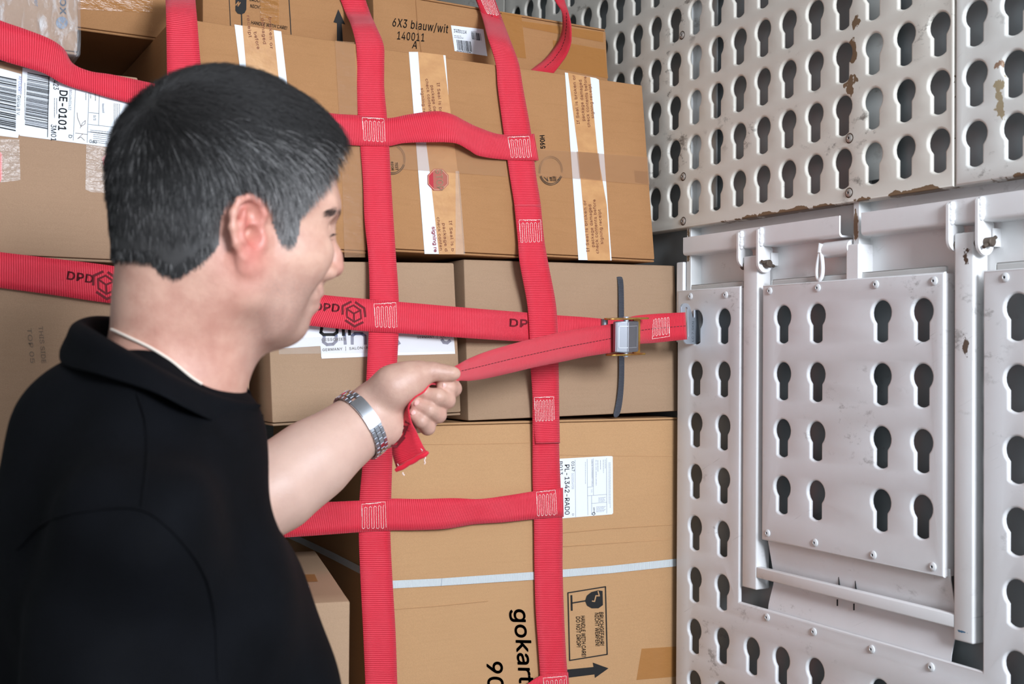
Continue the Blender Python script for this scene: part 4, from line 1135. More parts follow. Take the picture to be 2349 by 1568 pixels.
H1.stitch([(857, 697), (907, 694), (910, 752), (860, 750)], 5, seed=7)
H1.logo('DPD', (721, 711), (777, 715), 17, (811, 719), (18.5, 2), (-1, -19), 4.0)
H1.logo('DPD', (153, 640), (212, 649), 18, (243, 653), (21, 3), (-1, -21), 4.5)
H1.logo('DPD', (1168, 748), (1232, 752), 17, None, None, None, 4.0)
H2 = Strap('webbing_strap', [(380, 1166, 360, 1246, F11, 0.06), (560, 1157, 545, 1238, F11, 0.045), (715, 1152, 700, 1229, F11, 0.03), (824, 1147.5, 824, 1220, F11, 0.0155), (896, 1143, 896, 1216, F11, 0.0155), (960, 1144, 950, 1215.5, F11, 0.020), (1042, 1142, 1024, 1212, F11, 0.026), (1100, 1144, 1086, 1202, F11, 0.028, 0.020), (1170, 1135, 1158, 1197, F11, 0.017, 0.022), (1220, 1127, 1225, 1190, F11, 0.0155), (1291, 1118, 1292.5, 1185, F11, 0.0155)], 110, Wb, net)
H2.stitch([(829, 1156), (883, 1150), (885, 1211), (829, 1212)], 5, seed=8)
H2.stitch([(1230, 1128), (1273, 1123), (1277, 1180), (1231, 1183)], 5, seed=9)
H3 = Strap('webbing_strap', [(835, 1624, 838, 1694, F11, 0.0155), (900, 1620, 905, 1690, F11, 0.0155), (1120, 1608, 1110, 1680, F11, 0.03), (1195, 1577, 1200, 1645, F11, 0.022), (1243, 1548, 1248, 1618, F11, 0.0155), (1303, 1541, 1308, 1612, F11, 0.0155)], 80, Wb, net)
H3.stitch([(1245, 1554), (1298, 1549), (1300, 1605), (1248, 1608)], 5, seed=10)
# sewn end on top of the right vertical strap, and the loose strap hanging by the wall
Lt = Strap('lapped_webbing', [(1078, -30, 1118, -30, F4, 0.030), (1092, -4, 1133, 0, F4, 0.0265), (1100, 18, 1143, 28, F4, 0.0255), (1107, 35, 1153, 55, F4, 0.0265)], 14, M['web_tail'], net)
Lt.stitch([(1098, -10), (1128, -6), (1143, 37), (1117, 32)], 4, seed=11, double=False, lw=1.0)
Lt.dashes([(1111, -6), (1131, 46)])
Lo = Strap('loose_strap', [(1266, -14, 1290, -22, F4, 0.030), (1276, 6, 1297, 8, F4, 0.036), (1288, 26, 1304, 28, F4, 0.045, 0.06), (1291, 50, 1309.5, 54, F4, 0.04, 0.075), (1290, 66, 1310.5, 80, F4, 0.03, 0.075), (1285, 86, 1309, 101, F4, 0.022, 0.07), (1274, 107, 1301, 124, F4, 0.018, 0.06), (1252, 134, 1288, 144, F4, 0.014, 0.05), (1228, 153, 1273, 164, F4, 0.012, 0.04), (1205, 170, 1255, 186, F4, 0.010, 0.025)], 60, M['web_tail'], net)
Lo.dashes([(1300, 30), (1301, 60), (1297, 90), (1288, 113), (1270, 138), (1248, 157)])

# strap to the wall hook
Hk = Strap('webbing_strap', [(1436, 730, 1436, 800, 1.935), (1460, 723.5, 1454, 790, 1.955), (1512, 719, 1500, 786, 1.982), (1572, 716, 1576, 778, 2.001)], 30, M['web_tail'], net)
Hk.stitch([(1494, 778), (1497, 775), (1497, 728), (1494, 731)], 1, seed=12, double=False) if False else None
Hk.stitch([(1535, 771), (1495, 777), (1498, 731), (1534, 727)], 5, seed=12, double=False)
Hk.dashes([(1456, 759), (1500, 753), (1573, 747)])
# free tail, pulled by the hand
TAIL = [(1430, 739, 1428, 803, 1.945), (1407, 742, 1405, 808, 1.925), (1350, 751, 1347, 817, 1.885), (1293, 760.5, 1290, 829, 1.835), (1220, 777, 1226, 842, 1.765), (1166, 791, 1166, 856, 1.705), (1112, 807.5, 1112, 868, 1.640), (1076, 822, 1076, 873, 1.600, 1.59), (1046, 838, 1050, 873, 1.558, 1.548),
        (1014, 856, 1022, 880, 1.546, 1.540), (988, 868, 1003, 882, 1.540, 1.528), (966, 882, 987, 881, 1.538, 1.512), (950, 898, 972, 899, 1.534, 1.500), (936, 915, 952, 911, 1.528, 1.494), (927, 936, 938, 932, 1.522, 1.492), (917, 963, 943, 966, 1.514, 1.493), (907, 992, 955, 990, 1.512, 1.496), (900.5, 1018, 964, 1009, 1.508, 1.496), (901, 1043, 973, 1027, 1.506, 1.496), (909, 1071, 978, 1034, 1.506, 1.496)]
Ta = Strap('strap_tail', TAIL, 150, M['web_tail'], net)
Ta.dashes([(1400, 776), (1293, 796), (1166, 824), (1076, 846), (1052, 852)])
Ta.logo(None, None, None, 0, (920, 995), (13.5, -9), (6, -18.5), 4.2)
bm = bmesh.new(); a, c = atZ(907.5, 1079, 1.503), atZ(982, 1037, 1.494)
for k in range(9):
    pass
bm_tube(bm, [a+(c-a)*(k/10)+Vector((0, 0, 0.0006*math.sin(k*2))) for k in range(11)], [0.0022]+[0.0036]*9+[0.0022], 10)
bm_obj('hem', bm, M['web_tail'], Ta.o, 60)
pr = Print(lambda x, y: Ta.proj(x, y, 0.0006))
hp = [(913, 1063), (917, 1071), (930, 1066), (946, 1056), (960, 1045), (970, 1032), (966, 1028)]
for a, c in zip(hp[:-1], hp[1:]): pr.line([a, tuple(np.array(a)+(np.array(c)-np.array(a))*0.9)], 1.6)
pr.build('stitching', M['thread'], Ta.o)
bm = bmesh.new()
for (x, y, dx, dy) in ((975, 1047, -1, 17), (923, 1083, 4, 7)):
    bm_tube(bm, [atZ(x+dx*k/5+1.2*math.sin(k*2), y+dy*k/5, 1.494) for k in range(6)], 0.0009, 6)
bm_obj('loose_thread', bm, M['thread'], Ta.o, 60)

# cam buckle
M['zinc'] = NT('cast_zinc', 0.38, 0.9); M['zinc'].color(srgb(150, 152, 158)); M['zinc'] = M['zinc'].m
t = NT('yellow_zinc_plating', 0.3, 0.9); co = t.co(); t.color(t.mix(t.ramp(t.noise(co, 60, 2), 0.4, 0.62), srgb(196, 160, 82), srgb(176, 122, 70))); M['gold'] = t.m
M['steel'] = NT('galvanized_steel', 0.34, 0.55); M['steel'].color(srgb(196, 204, 214)); M['steel'] = M['steel'].m
bO = atZ(1431, 771, 1.925)
bA = (atZ(1560, 769, 1.990)-atZ(1405, 774, 1.925)).normalized()
bUp = (atZ(1436, 735, 1.925)-atZ(1426, 808, 1.925)).normalized()
bUp = (bUp-bA*bUp.dot(bA)).normalized(); bC = bA.cross(bUp)
if bC.dot(CF) > 0: bC = -bC
def bp(a, b_, c): return bO+bA*a+bUp*b_+bC*c
def prism(P, b0, b1, bev=0.0):
    bm = bmesh.new(); f = bm.faces.new([bm.verts.new(bp(a, b0, c)) for a, c in P])
    gg = bmesh.ops.extrude_face_region(bm, geom=[f])
    for v in gg['geom']:
        if isinstance(v, bmesh.types.BMVert): v.co += bUp*(b1-b0)
    if bev: bmesh.ops.bevel(bm, geom=list(bm.edges), offset=bev, segments=2, affect='EDGES')
    return bm
bk = thing('cam_buckle', bO, '', '')
bk.parent = net; bk.matrix_parent_inverse = Matrix.Translation(-Vector(net.location))
def bobj(name, bm, mat, sm=35):
    bmesh.ops.recalc_face_normals(bm, faces=bm.faces)
    me = bpy.data.meshes.new(name); bm.to_mesh(me); bm.free()
    me.polygons.foreach_set('use_smooth', [True]*len(me.polygons)); me.set_sharp_from_angle(angle=R(sm))
    o = bpy.data.objects.new(name, me); COL.objects.link(o); me.materials.append(mat); o.parent = bk
    o.matrix_parent_inverse = Matrix.Translation(-bO)
    return o
bobj('lever', prism([(-0.0235, 0.002), (-0.0225, 0.011), (-0.004, 0.019), (0.0215, 0.012), (0.0245, 0.003), (0.02, 0.0)], -0.0255, 0.0255, 0.0014), M['zinc'])
bm = bmesh.new()
fr_ = [(-0.019, 0.0126), (-0.004, 0.0192), (0.0175, 0.0133)]
for b0, b1 in ((-0.0185, -0.0172), (0.0172, 0.0185)):
    for (p, q) in zip(fr_[:-1], fr_[1:]):
        vs = [bm.verts.new(bp(a, b_, c+0.0006)) for a, c, b_ in ((p[0], p[1], b0), (q[0], q[1], b0), (q[0], q[1], b1), (p[0], p[1], b1))]
        bm.faces.new(vs)
for (a0, a1, p, q) in ((-0.019, -0.0178, fr_[0], fr_[1]), (0.0163, 0.0175, fr_[1], fr_[2])):
    cc = lambda a: p[1]+(q[1]-p[1])*(a-p[0])/(q[0]-p[0])
    bm.faces.new([bm.verts.new(bp(a, b_, cc(a)+0.0006)) for a, b_ in ((a0, -0.0185), (a1, -0.0185), (a1, 0.0185), (a0, 0.0185))])
bobj('raised_frame', bm, plain('worn_zinc_edge', srgb(196, 198, 204), 0.35, 0.8))
for sgn in (1, -1):
    P = []
    x0, x1 = (-0.040, 0.046) if sgn > 0 else (-0.036, 0.040)
    for i in range(13): a = math.pi/2+math.pi*i/12; P.append((x0+0.012+0.012*math.cos(a), 0.004+0.012*math.sin(a)))
    for i in range(13): a = -math.pi/2+math.pi*i/12; P.append((x1-0.009+0.009*math.cos(a), 0.004+0.009*math.sin(a)))
    b0 = 0.0285 if sgn > 0 else -0.0310
    bobj('side_plate', prism(P, b0, b0+0.0025, 0.0006), M['gold'])
bm = bmesh.new(); bm_cyl(bm, bp(0.0, -0.034, 0.006), bp(0.0, 0.0335, 0.006), 0.0045, 16, bevel=0.001); bobj('pivot_pin', bm, M['steel'])
bm = bmesh.new(); bm_cyl(bm, bp(-0.031, -0.029, -0.012), bp(-0.031, 0.029, -0.012), 0.006, 16); bobj('roller_bar', bm, M['zinc'])
bm = prism([(0.020, -0.004), (0.034, -0.004), (0.034, -0.001), (0.020, -0.001)], -0.031, 0.031, 0.0005); bobj('base_plate', bm, M['gold'])

# flat hook in the keyhole
hp0 = atx(1594, 760, W+0.004); hn = (hp0-atZ(1566, 750, 2.012)); hn.z = 0; hn.normalize()
hN = Vector((hn.y, -hn.x, 0)); hN = hN if hN.dot(CF) < 0 else -hN
def hat(x, y): return atplane(x, y, hp0, hN)
cu = bpy.data.curves.new('h', 'CURVE'); cu.dimensions = '2D'; cu.fill_mode = 'BOTH'; cu.extrude = 0.0010; cu.bevel_depth = 0.0006; cu.bevel_resolution = 2
outer = [(1562, 704), (1565, 698), (1571, 695.5), (1577, 697), (1580.5, 702), (1584, 715), (1587.5, 728.5), (1592.5, 728.5), (1592.5, 712), (1595.5, 709.5), (1598.5, 713), (1600, 735), (1603, 772), (1601, 783), (1596, 788), (1574, 788), (1568, 783), (1566, 777), (1563, 740)]
slot_ = [(1569.5, 706), (1571.5, 703), (1575, 704), (1577, 708), (1578, 772), (1576, 776), (1573, 777), (1571.5, 771)]
for P in (outer, slot_):
    sp = cu.splines.new('POLY'); sp.points.add(len(P)-1); sp.use_cyclic_u = True
    for k, (x, y) in enumerate(P):
        q = hat(x, y)-hp0; sp.points[k].co = (q.dot(hn), q.z, 0, 1)
ho = bpy.data.objects.new('h', cu); COL.objects.link(ho)
me = bpy.data.meshes.new_from_object(ho.evaluated_get(bpy.context.evaluated_depsgraph_get()))
bpy.data.objects.remove(ho); bpy.data.curves.remove(cu); me.materials.clear()
for v in me.vertices: v.co = hp0+hn*v.co.x+Vector((0, 0, v.co.y))+hN*v.co.z
me.polygons.foreach_set('use_smooth', [True]*len(me.polygons)); me.set_sharp_from_angle(angle=R(40)); me.name = 'wall_hook'
hook = link_mesh('wall_hook', me, M['steel'], net)
pr = Print(lambda x, y: atplane(x, y, hp0+hN*0.0018, hN)); pr.text('LC 7.5KN', (1591.5, 783), (1592, 737), 4.5, 0.0); pr.build('stamped_text', plain('stamp_grey', srgb(110, 118, 130), 0.5, 0.5), hook)
# ------------------------------------------------------------------ the man
def _smin(a, b, k):
    h = np.maximum(k-np.abs(a-b), 0.0)/k
    return np.minimum(a, b)-h*h*k*0.25
def _cone(p, q):
    a, b, ra, rb = q
    ba = b-a; l2 = float(ba@ba); rr = ra-rb
    if l2 < rr*rr+1e-12: 
        c, r = (a, ra) if ra > rb else (b, rb)
        return np.linalg.norm(p-c, axis=1)-r
    a2 = l2-rr*rr; il2 = 1/l2
    pa = p-a; y = pa@ba; z = y-l2
    x2 = ((pa*l2-np.outer(y, ba))**2).sum(1); y2 = y*y*l2; z2 = z*z*l2
    k = np.sign(rr)*rr*rr*x2
    d = (np.sqrt(x2*a2*il2)+y*rr)*il2-ra
    d = np.where(np.sign(y)*a2*y2 < k, np.sqrt(x2+y2)*il2-ra, d)
    return np.where(np.sign(z)*a2*z2 > k, np.sqrt(x2+z2)*il2-rb, d)
def _ell(p, q):
    c, rad, A = q                       # A: rows are the axes
    l = (p-c)@A.T
    k0 = np.sqrt(((l/rad)**2).sum(1))+1e-9; k1 = np.sqrt(((l/(rad*rad))**2).sum(1))+1e-9
    return k0*(k0-1)/k1
class SDF:
    def __init__(s): s.P = []
    def cone(s, a, b, ra, rb, k=0.015, sub=False): s.P.append((_cone, (np.array(a, float), np.array(b, float), ra, rb), k, sub)); return s
    def chain(s, pts, k=0.012, sub=False):
        for (a, ra), (b, rb) in zip(pts[:-1], pts[1:]): s.cone(a, b, ra, rb, k, sub)
    def ell(s, c, rad, A, k=0.02, sub=False): s.P.append((_ell, (np.array(c, float), np.array(rad, float), np.array(A, float)), k, sub)); return s
    def box(s, f, q):
        if f is _cone: a, b, ra, rb = q; return np.minimum(a-ra, b-rb), np.maximum(a+ra, b+rb)
        c, rad, A = q; e = np.abs(A.T)@rad; return c-e, c+e
    def mesh(s, h, extra=None):
        """naive surface nets over sparse blocks of 8 cells"""
        N = 8; bs = N*h
        lo = np.min([s.box(f, q)[0] for f, q, k, sb in s.P if not sb], axis=0)-4*h
        hi = np.max([s.box(f, q)[1] for f, q, k, sb in s.P if not sb], axis=0)+4*h
        nb = np.ceil((hi-lo)/bs).astype(int)
        gi = np.stack(np.meshgrid(*[np.arange(n) for n in nb], indexing='ij'), -1).reshape(-1, 3)
        cen = lo+(gi+0.5)*bs; rad = bs*0.87
        def ev(pts, owner_lo=None, owner_hi=None, blocks=None):
            d = np.full(len(pts), 0.08)
            for f, q, k, sb in s.P:
                b0, b1 = s.box(f, q); m = k*1.5+0.022
                if blocks is None: sel = np.nonzero(((pts > b0-0.09) & (pts < b1+0.09)).all(1))[0]
                else:
                    ok = ((blocks[1] > b0-m) & (blocks[0] < b1+m)).all(1)
                    sel = np.nonzero(np.repeat(ok, blocks[2]))[0]
                if len(sel) == 0: continue
                v = f(pts[sel], q)
                if sb: d[sel] = -_smin(-d[sel], v, k)
                else: d[sel] = _smin(d[sel], v, k)
            return d
        dc = ev(cen)
        act = np.abs(dc) < rad*1.9+0.010
        gi = gi[act]; nB = len(gi)
        off = np.stack(np.meshgrid(*[np.arange(N+1)]*3, indexing='ij'), -1).reshape(-1, 3)
        pts = (lo+(gi[:, None, :]*N+off[None])*h).reshape(-1, 3)
        blo = lo+gi*bs
        D = ev(pts, blocks=(blo, blo+bs, (N+1)**3))
        if extra is not None: D = extra(pts, D)
        D = D.reshape(nB, N+1, N+1, N+1)
        S = D < 0
        c = np.zeros((nB, N, N, N), int)
        for i in (0, 1):
            for j in (0, 1):
                for k in (0, 1): c += S[:, i:N+i, j:N+j, k:N+k]
        bi, x, y, z = np.nonzero((c > 0) & (c < 8))
        cell = gi[bi]*N+np.stack([x, y, z], 1)
        acc = np.zeros((len(bi), 3)); cnt = np.zeros(len(bi))
        cor = [(i, j, k) for i in (0, 1) for j in (0, 1) for k in (0, 1)]
        for a in cor:
            for ax in range(3):
                if a[ax]: continue
                b = list(a); b[ax] = 1
                da = D[bi, x+a[0], y+a[1], z+a[2]]; db = D[bi, x+b[0], y+b[1], z+b[2]]
                cr = (da < 0) != (db < 0)
                t = np.where(cr, da/(da-db+1e-20), 0)
                p = np.tile(np.array(a, float), (len(bi), 1)); p[:, ax] += t
                acc += p*cr[:, None]; cnt += cr
        V = lo+(cell+acc/cnt[:, None])*h
        big = np.array([1, 1 << 20, 1 << 40], dtype=np.int64)
        key = ((cell+8).astype(np.int64)*big).sum(1); o = np.argsort(key); ks = key[o]
        def find(cc):
            kk = ((cc+8).astype(np.int64)*big).sum(1); i = np.clip(np.searchsorted(ks, kk), 0, len(ks)-1)
            return np.where(ks[i] == kk, o[i], -1)
        faces = []
        for ax in range(3):
            sl0 = [slice(0, N)]*3; sl1 = [slice(0, N)]*3; sl1[ax] = slice(1, N+1)
            s0 = S[(slice(None), *sl0)]; s1 = S[(slice(None), *sl1)]
            bb, xx, yy, zz = np.nonzero(s0 != s1)
            base = gi[bb]*N+np.stack([xx, yy, zz], 1)
            u, w = (ax+1) % 3, (ax+2) % 3
            du = np.eye(3, dtype=int)[u]; dw = np.eye(3, dtype=int)[w]
            q = np.stack([find(base-du-dw), find(base-dw), find(base), find(base-du)], 1)
            fl = s0[bb, xx, yy, zz]
            q[~fl] = q[~fl][:, ::-1]
            faces.append(q[(q >= 0).all(1)])
        return V, np.concatenate(faces)

def np_mesh(name, V, Fq, mat, parent, attrs=None, smooth=True, fill=False):
    me = bpy.data.meshes.new(name)
    me.vertices.add(len(V)); me.vertices.foreach_set('co', np.asarray(V, np.float32).ravel())
    n = len(Fq); k = Fq.shape[1]
    me.loops.add(n*k); me.loops.foreach_set('vertex_index', np.asarray(Fq, np.int32).ravel())
    me.polygons.add(n); me.polygons.foreach_set('loop_start', np.arange(n, dtype=np.int32)*k)
    me.polygons.foreach_set('use_smooth', np.full(n, smooth))
    me.update(calc_edges=True)
    if fill:
        bm = bmesh.new(); bm.from_mesh(me)
        bmesh.ops.holes_fill(bm, edges=[e for e in bm.edges if e.is_boundary], sides=12)
        for f in bm.faces: f.smooth = True
        bm.to_mesh(me); bm.free()
    for an, arr in (attrs or {}).items():
        a = me.attributes.new(an, 'FLOAT', 'POINT'); a.data.foreach_set('value', np.asarray(arr, np.float32))
    return link_mesh(name, me, mat, parent)
def relax(V, Fq, it=2, f=0.5):
    for _ in range(it):
        acc = np.zeros_like(V); cnt = np.zeros(len(V))
        for a in range(4):
            b = (a+1) % 4
            np.add.at(acc, Fq[:, a], V[Fq[:, b]]); np.add.at(cnt, Fq[:, a], 1)
            np.add.at(acc, Fq[:, b], V[Fq[:, a]]); np.add.at(cnt, Fq[:, b], 1)
        V = V*(1-f)+f*acc/np.maximum(cnt, 1)[:, None]
    return V
def vnormals(V, Fq):
    n = np.cross(V[Fq[:, 2]]-V[Fq[:, 0]], V[Fq[:, 3]]-V[Fq[:, 1]])
    N = np.zeros_like(V)
    for a in range(4): np.add.at(N, Fq[:, a], n)
    return N/(np.linalg.norm(N, axis=1)[:, None]+1e-12)
def nz(x, y, Z): return np.array(atZ(x, y, Z))
def unit(v): v = np.array(v, float); return v/np.linalg.norm(v)

# head frame
AL, BE, RO = R(30), R(3), R(4.5)
cr, cu_, cf = np.array(CR), np.array([0, 0, 1.0]), np.array(CF)
hF = unit(cr*math.cos(AL)+cf*math.sin(AL)); hF = unit(hF-cu_*(hF@cu_)*1.0)
hU = cu_
hF, hU = hF*math.cos(BE)-hU*math.sin(BE), hU*math.cos(BE)+hF*math.sin(BE)
hR = np.cross(hF, hU)
hU, hR = hU*math.cos(RO)+hR*math.sin(RO), hR*math.cos(RO)-hU*math.sin(RO)
HS = 1.0
hC = nz(512, 542, 1.080)
def H(f, s_, u): return hC+(hF*f+hR*s_+hU*u)*HS
HA = np.stack([hF, hR, hU])
sk = SDF()
# skull and face
def head_base(S):
    S.ell(H(-0.000, 0, 0.052), (0.093, 0.076, 0.090), HA, 0.02)
    S.ell(H(-0.030, 0, 0.020), (0.061, 0.067, 0.078), HA, 0.03)
    S.ell(H(0.043, 0, 0.030), (0.059, 0.068, 0.074), HA, 0.03)
    S.ell(H(0.038, 0, -0.026), (0.048, 0.054, 0.053), HA, 0.03)
head_base(sk)
for s_ in (1, -1):
    sk.chain([(H(0.004, s_*0.060, -0.026), 0.018), (H(0.006, s_*0.055, -0.048), 0.018), (H(0.038, s_*0.034, -0.069), 0.0175), (H(0.060, s_*0.008, -0.074), 0.0175)], 0.026)
    sk.ell(H(0.062, s_*0.046, -0.008), (0.028, 0.020, 0.020), HA, 0.022)           # cheek bone
    sk.ell(H(0.040, s_*0.044, -0.030), (0.030, 0.017, 0.026), HA, 0.03)
    sk.cone(H(0.0935, s_*0.010, 0.037), H(0.079, s_*0.050, 0.037), 0.011, 0.010, 0.016)  # brow
    sk.ell(H(0.096, s_*0.034, 0.015), (0.015, 0.019, 0.011), HA, 0.014, True)       # eye socket
    sk.ell(H(0.0815, s_*0.032, 0.013), (0.0125, 0.0135, 0.0120), HA, 0.006)         # lids
    sk.ell(H(0.0995, s_*0.0120, -0.0235), (0.011, 0.0075, 0.0080), HA, 0.008)        # nostril wing
    sk.ell(H(0.103, s_*0.0068, -0.0320), (0.006, 0.0035, 0.004), HA, 0.004, True)    # nostril
sk.chain([(H(0.090, 0, 0.036), 0.009), (H(0.0985, 0, 0.016), 0.0072), (H(0.1090, 0, -0.007), 0.0076), (H(0.1120, 0, -0.0180), 0.0094)], 0.010)
sk.cone(H(0.094, 0, -0.030), H(0.0905, 0, -0.041), 0.008, 0.008, 0.012)              # philtrum
sk.cone(H(0.0860, -0.017, -0.048), H(0.0860, 0.017, -0.048), 0.0065, 0.0065, 0.010)
sk.cone(H(0.0945, -0.007, -0.0455), H(0.0945, 0.007, -0.0455), 0.0062, 0.0062, 0.008)   # upper lip
sk.cone(H(0.0895, -0.010, -0.0575), H(0.0895, 0.010, -0.0575), 0.0066, 0.0066, 0.008)   # lower lip
sk.cone(H(0.1000, -0.020, -0.0516), H(0.1000, 0.020, -0.0516), 0.0030, 0.0030, 0.004, True)   # mouth line
sk.ell(H(0.0695, 0, -0.0755), (0.0155, 0.020, 0.0150), HA, 0.018)                         # chin
# ears
for s_ in (1, -1):
    # each ear stands a little off the skull
    eF = unit(hF*0.965-hR*s_*0.26); eS = unit(hR*s_*0.965+hF*0.26); eU = unit(hU*0.985-hF*0.17)
    eF = unit(eF-eU*(eF@eU)); eS = np.cross(eF, eU)*s_
    E0 = H(0.001, s_*0.0770, 0.000)
    e = lambda f, u, o=0.0: E0+eF*f+eU*u+eS*o
    EA = np.stack([eF, eS, eU])
    sk.ell(e(-0.001, 0.004, -0.001), (0.0170, 0.0030, 0.031), EA, 0.004)
    hel = [(0.012, 0.006, 0.0), (0.0155, 0.018, 0.003), (0.011, 0.029, 0.004), (0.001, 0.034, 0.0045), (-0.010, 0.031, 0.005), (-0.0175, 0.021, 0.006), (-0.0195, 0.008, 0.006), (-0.0170, -0.006, 0.005), (-0.0105, -0.018, 0.003)]
    sk.chain([(e(*p), 0.0034) for p in hel], 0.0030)
    sk.chain([(e(-0.004, 0.021, 0.003), 0.0032), (e(-0.0105, 0.010, 0.0045), 0.0036), (e(-0.0105, -0.003, 0.0045), 0.0036), (e(-0.004, -0.011, 0.003), 0.0032)], 0.0035)
    sk.ell(e(-0.003, -0.023, 0.001), (0.0095, 0.0048, 0.0105), EA, 0.008)       # lobe
    sk.ell(e(0.0105, -0.005, 0.002), (0.0045, 0.0035, 0.0065), EA, 0.005)      # tragus
    sk.ell(e(0.0035, -0.002, 0.004), (0.0082, 0.0150, 0.0118), EA, 0.002, True)      # concha
    sk.ell(e(0.004, 0.018, 0.0060), (0.0068, 0.0085, 0.0090), EA, 0.002, True)
    sk.cone(H(0.012, s_*0.066, -0.004), H(0.006, s_*0.072, -0.010), 0.010, 0.008, 0.008)
# neck and hidden trunk
bF = unit(cr*math.cos(R(12))+cf*math.sin(R(12))); bR = np.cross(bF, [0, 0, 1.0]); BA = np.stack([bF, bR, [0, 0, 1.0]])
nk = nz(378, 905, 1.065)
sk.chain([(H(-0.030, 0, 0.0), 0.055), (H(-0.032, 0, -0.060), 0.055), (nk, 0.056), (nz(355, 1010, 1.065), 0.050)], 0.03)
for s_ in (1, -1): sk.chain([(H(-0.020, s_*0.045, -0.035), 0.018), (nk+bF*0.045+bR*s_*0.012+np.array([0, 0, -0.03]), 0.012)], 0.03)
sk.cone(H(0.036, 0, -0.064), nk+bF*0.022, 0.022, 0.026, 0.04)
SHR, SHL = nz(315, 1265, 0.900), nz(455, 1110, 1.23)
sk.cone(nz(350, 1120, 1.06), SHR, 0.055, 0.036, 0.04); sk.cone(nz(350, 1120, 1.06), SHL, 0.055, 0.036, 0.04)
sk.ell(nz(340, 1450, 1.06), (0.082, 0.140, 0.20), BA, 0.04)
sk.ell(nz(430, 1900, 1.06), (0.10, 0.140, 0.20), BA, 0.06)
# left arm
ELB, WRI = nz(528, 1196, 1.405), nz(842, 962, 1.515)
sk.chain([(SHL, 0.044), (SHL*0.4+ELB*0.6, 0.042), (ELB, 0.042)], 0.03)
fd = unit(WRI-ELB)
sk.chain([(ELB, 0.043), (ELB+fd*0.07, 0.0490), (ELB+fd*0.13, 0.0455), (ELB+(WRI-ELB)*0.80, 0.0345), (WRI, 0.0300)], 0.03)
pl = unit(np.cross(fd, cf)); pl = pl if pl[2] > 0 else -pl        # across the wrist, in the picture plane
sk.cone(WRI+pl*0.010-fd*0.03, WRI+pl*0.012, 0.0255, 0.0245, 0.02); sk.cone(WRI-pl*0.010-fd*0.03, WRI-pl*0.012, 0.0255, 0.0245, 0.02)
# left hand: q(x, y, Z) takes the enlarged photo of the fist
def q(x, y, Z): return nz(780+x/5.06, 800+y/5.06, Z)
MC = [q(1240, 330, 1.590), q(1190, 520, 1.598), q(1110, 700, 1.596), q(990, 850, 1.588)]
CB = [q(440, 560, 1.525), q(440, 660, 1.530), q(430, 760, 1.530), q(430, 860, 1.524)]
for m_, c_, r_ in zip(MC, CB, (0.0145, 0.0150, 0.0148, 0.0140)): sk.cone(c_, m_, 0.018, r_, 0.018)
sk.chain([(WRI, 0.027), (q(520, 700, 1.535), 0.026)], 0.03)
sk.chain([(q(420, 830, 1.512), 0.020), (q(560, 900, 1.520), 0.019), (q(720, 900, 1.540), 0.015)], 0.02)       # heel of the hand
sk.chain([(q(420, 560, 1.512), 0.021), (q(620, 440, 1.505), 0.0255), (q(800, 360, 1.510), 0.0205), (q(930, 290, 1.515), 0.0165)], 0.016)   # ball of the thumb
sk.chain([(q(930, 295, 1.515), 0.0160), (nz(992, 852, 1.518), 0.0122), (nz(1016, 855, 1.520), 0.0108), (nz(1036, 856.5, 1.522), 0.0090), (nz(1044.5, 856.5, 1.523), 0.0070)], 0.005)
FING = [  # metacarpal head, middle joint, last joint, tip, radii
    (MC[0], nz(1040, 891, 1.546), nz(1030, 889, 1.532), nz(1015, 884, 1.526), (0.0125, 0.0112, 0.0108, 0.0088)),
    (MC[1], nz(1024, 917, 1.530), nz(1003, 910, 1.514), nz(979, 905, 1.514), (0.0130, 0.0122, 0.0117, 0.0098)),
    (MC[2], nz(1005, 951, 1.526), nz(984, 939, 1.510), nz(957, 928, 1.510), (0.0125, 0.0113, 0.0107, 0.0088)),
    (MC[3], nz(981, 980, 1.524), nz(966, 965, 1.508), nz(948, 949, 1.508), (0.0115, 0.0103, 0.0096, 0.0078))]
for a, b, c, d, rr in FING: sk.chain([(a, rr[0]), (b, rr[1]), (c, rr[2]), (d, rr[3])], 0.0022)
# right arm, hanging beside the body
ELR = SHR+np.array([0, 0, -0.29])-bF*0.05; WRR = ELR+np.array([0, 0, -0.24])+bF*0.06
sk.chain([(SHR, 0.050), ((SHR+ELR)/2, 0.046), (ELR, 0.040), (ELR*0.6+WRR*0.4, 0.041), (WRR, 0.029)], 0.03)
HD = WRR+np.array([0, 0, -0.085])+bF*0.01
sk.cone(WRR, HD, 0.026, 0.024, 0.02); sk.cone(WRR+bF*0.012, HD+bF*0.022, 0.020, 0.016, 0.02); sk.cone(WRR-bF*0.012, HD-bF*0.022, 0.020, 0.015, 0.02)
for i, ln in enumerate((0.068, 0.078, 0.072, 0.056)):
    a = HD+bF*(0.027-0.018*i); b = a+np.array([0, 0, -ln*0.55])-bR*0.002; c = b+np.array([0, 0, -ln*0.45])-bR*0.014
    sk.chain([(a, 0.0105), (b, 0.0092), (c, 0.0078)], 0.004)
sk.chain([(WRR+bF*0.022+np.array([0, 0, -0.02]), 0.014), (WRR+bF*0.045+np.array([0, 0, -0.058]), 0.0125), (WRR+bF*0.050+np.array([0, 0, -0.098]), 0.0095)], 0.010)
SKV, SKF = sk.mesh(0.0022)
SKV = relax(SKV, SKF, 1, 0.4)
SKN = vnormals(SKV, SKF)
loc = (SKV-hC)@HA.T/HS
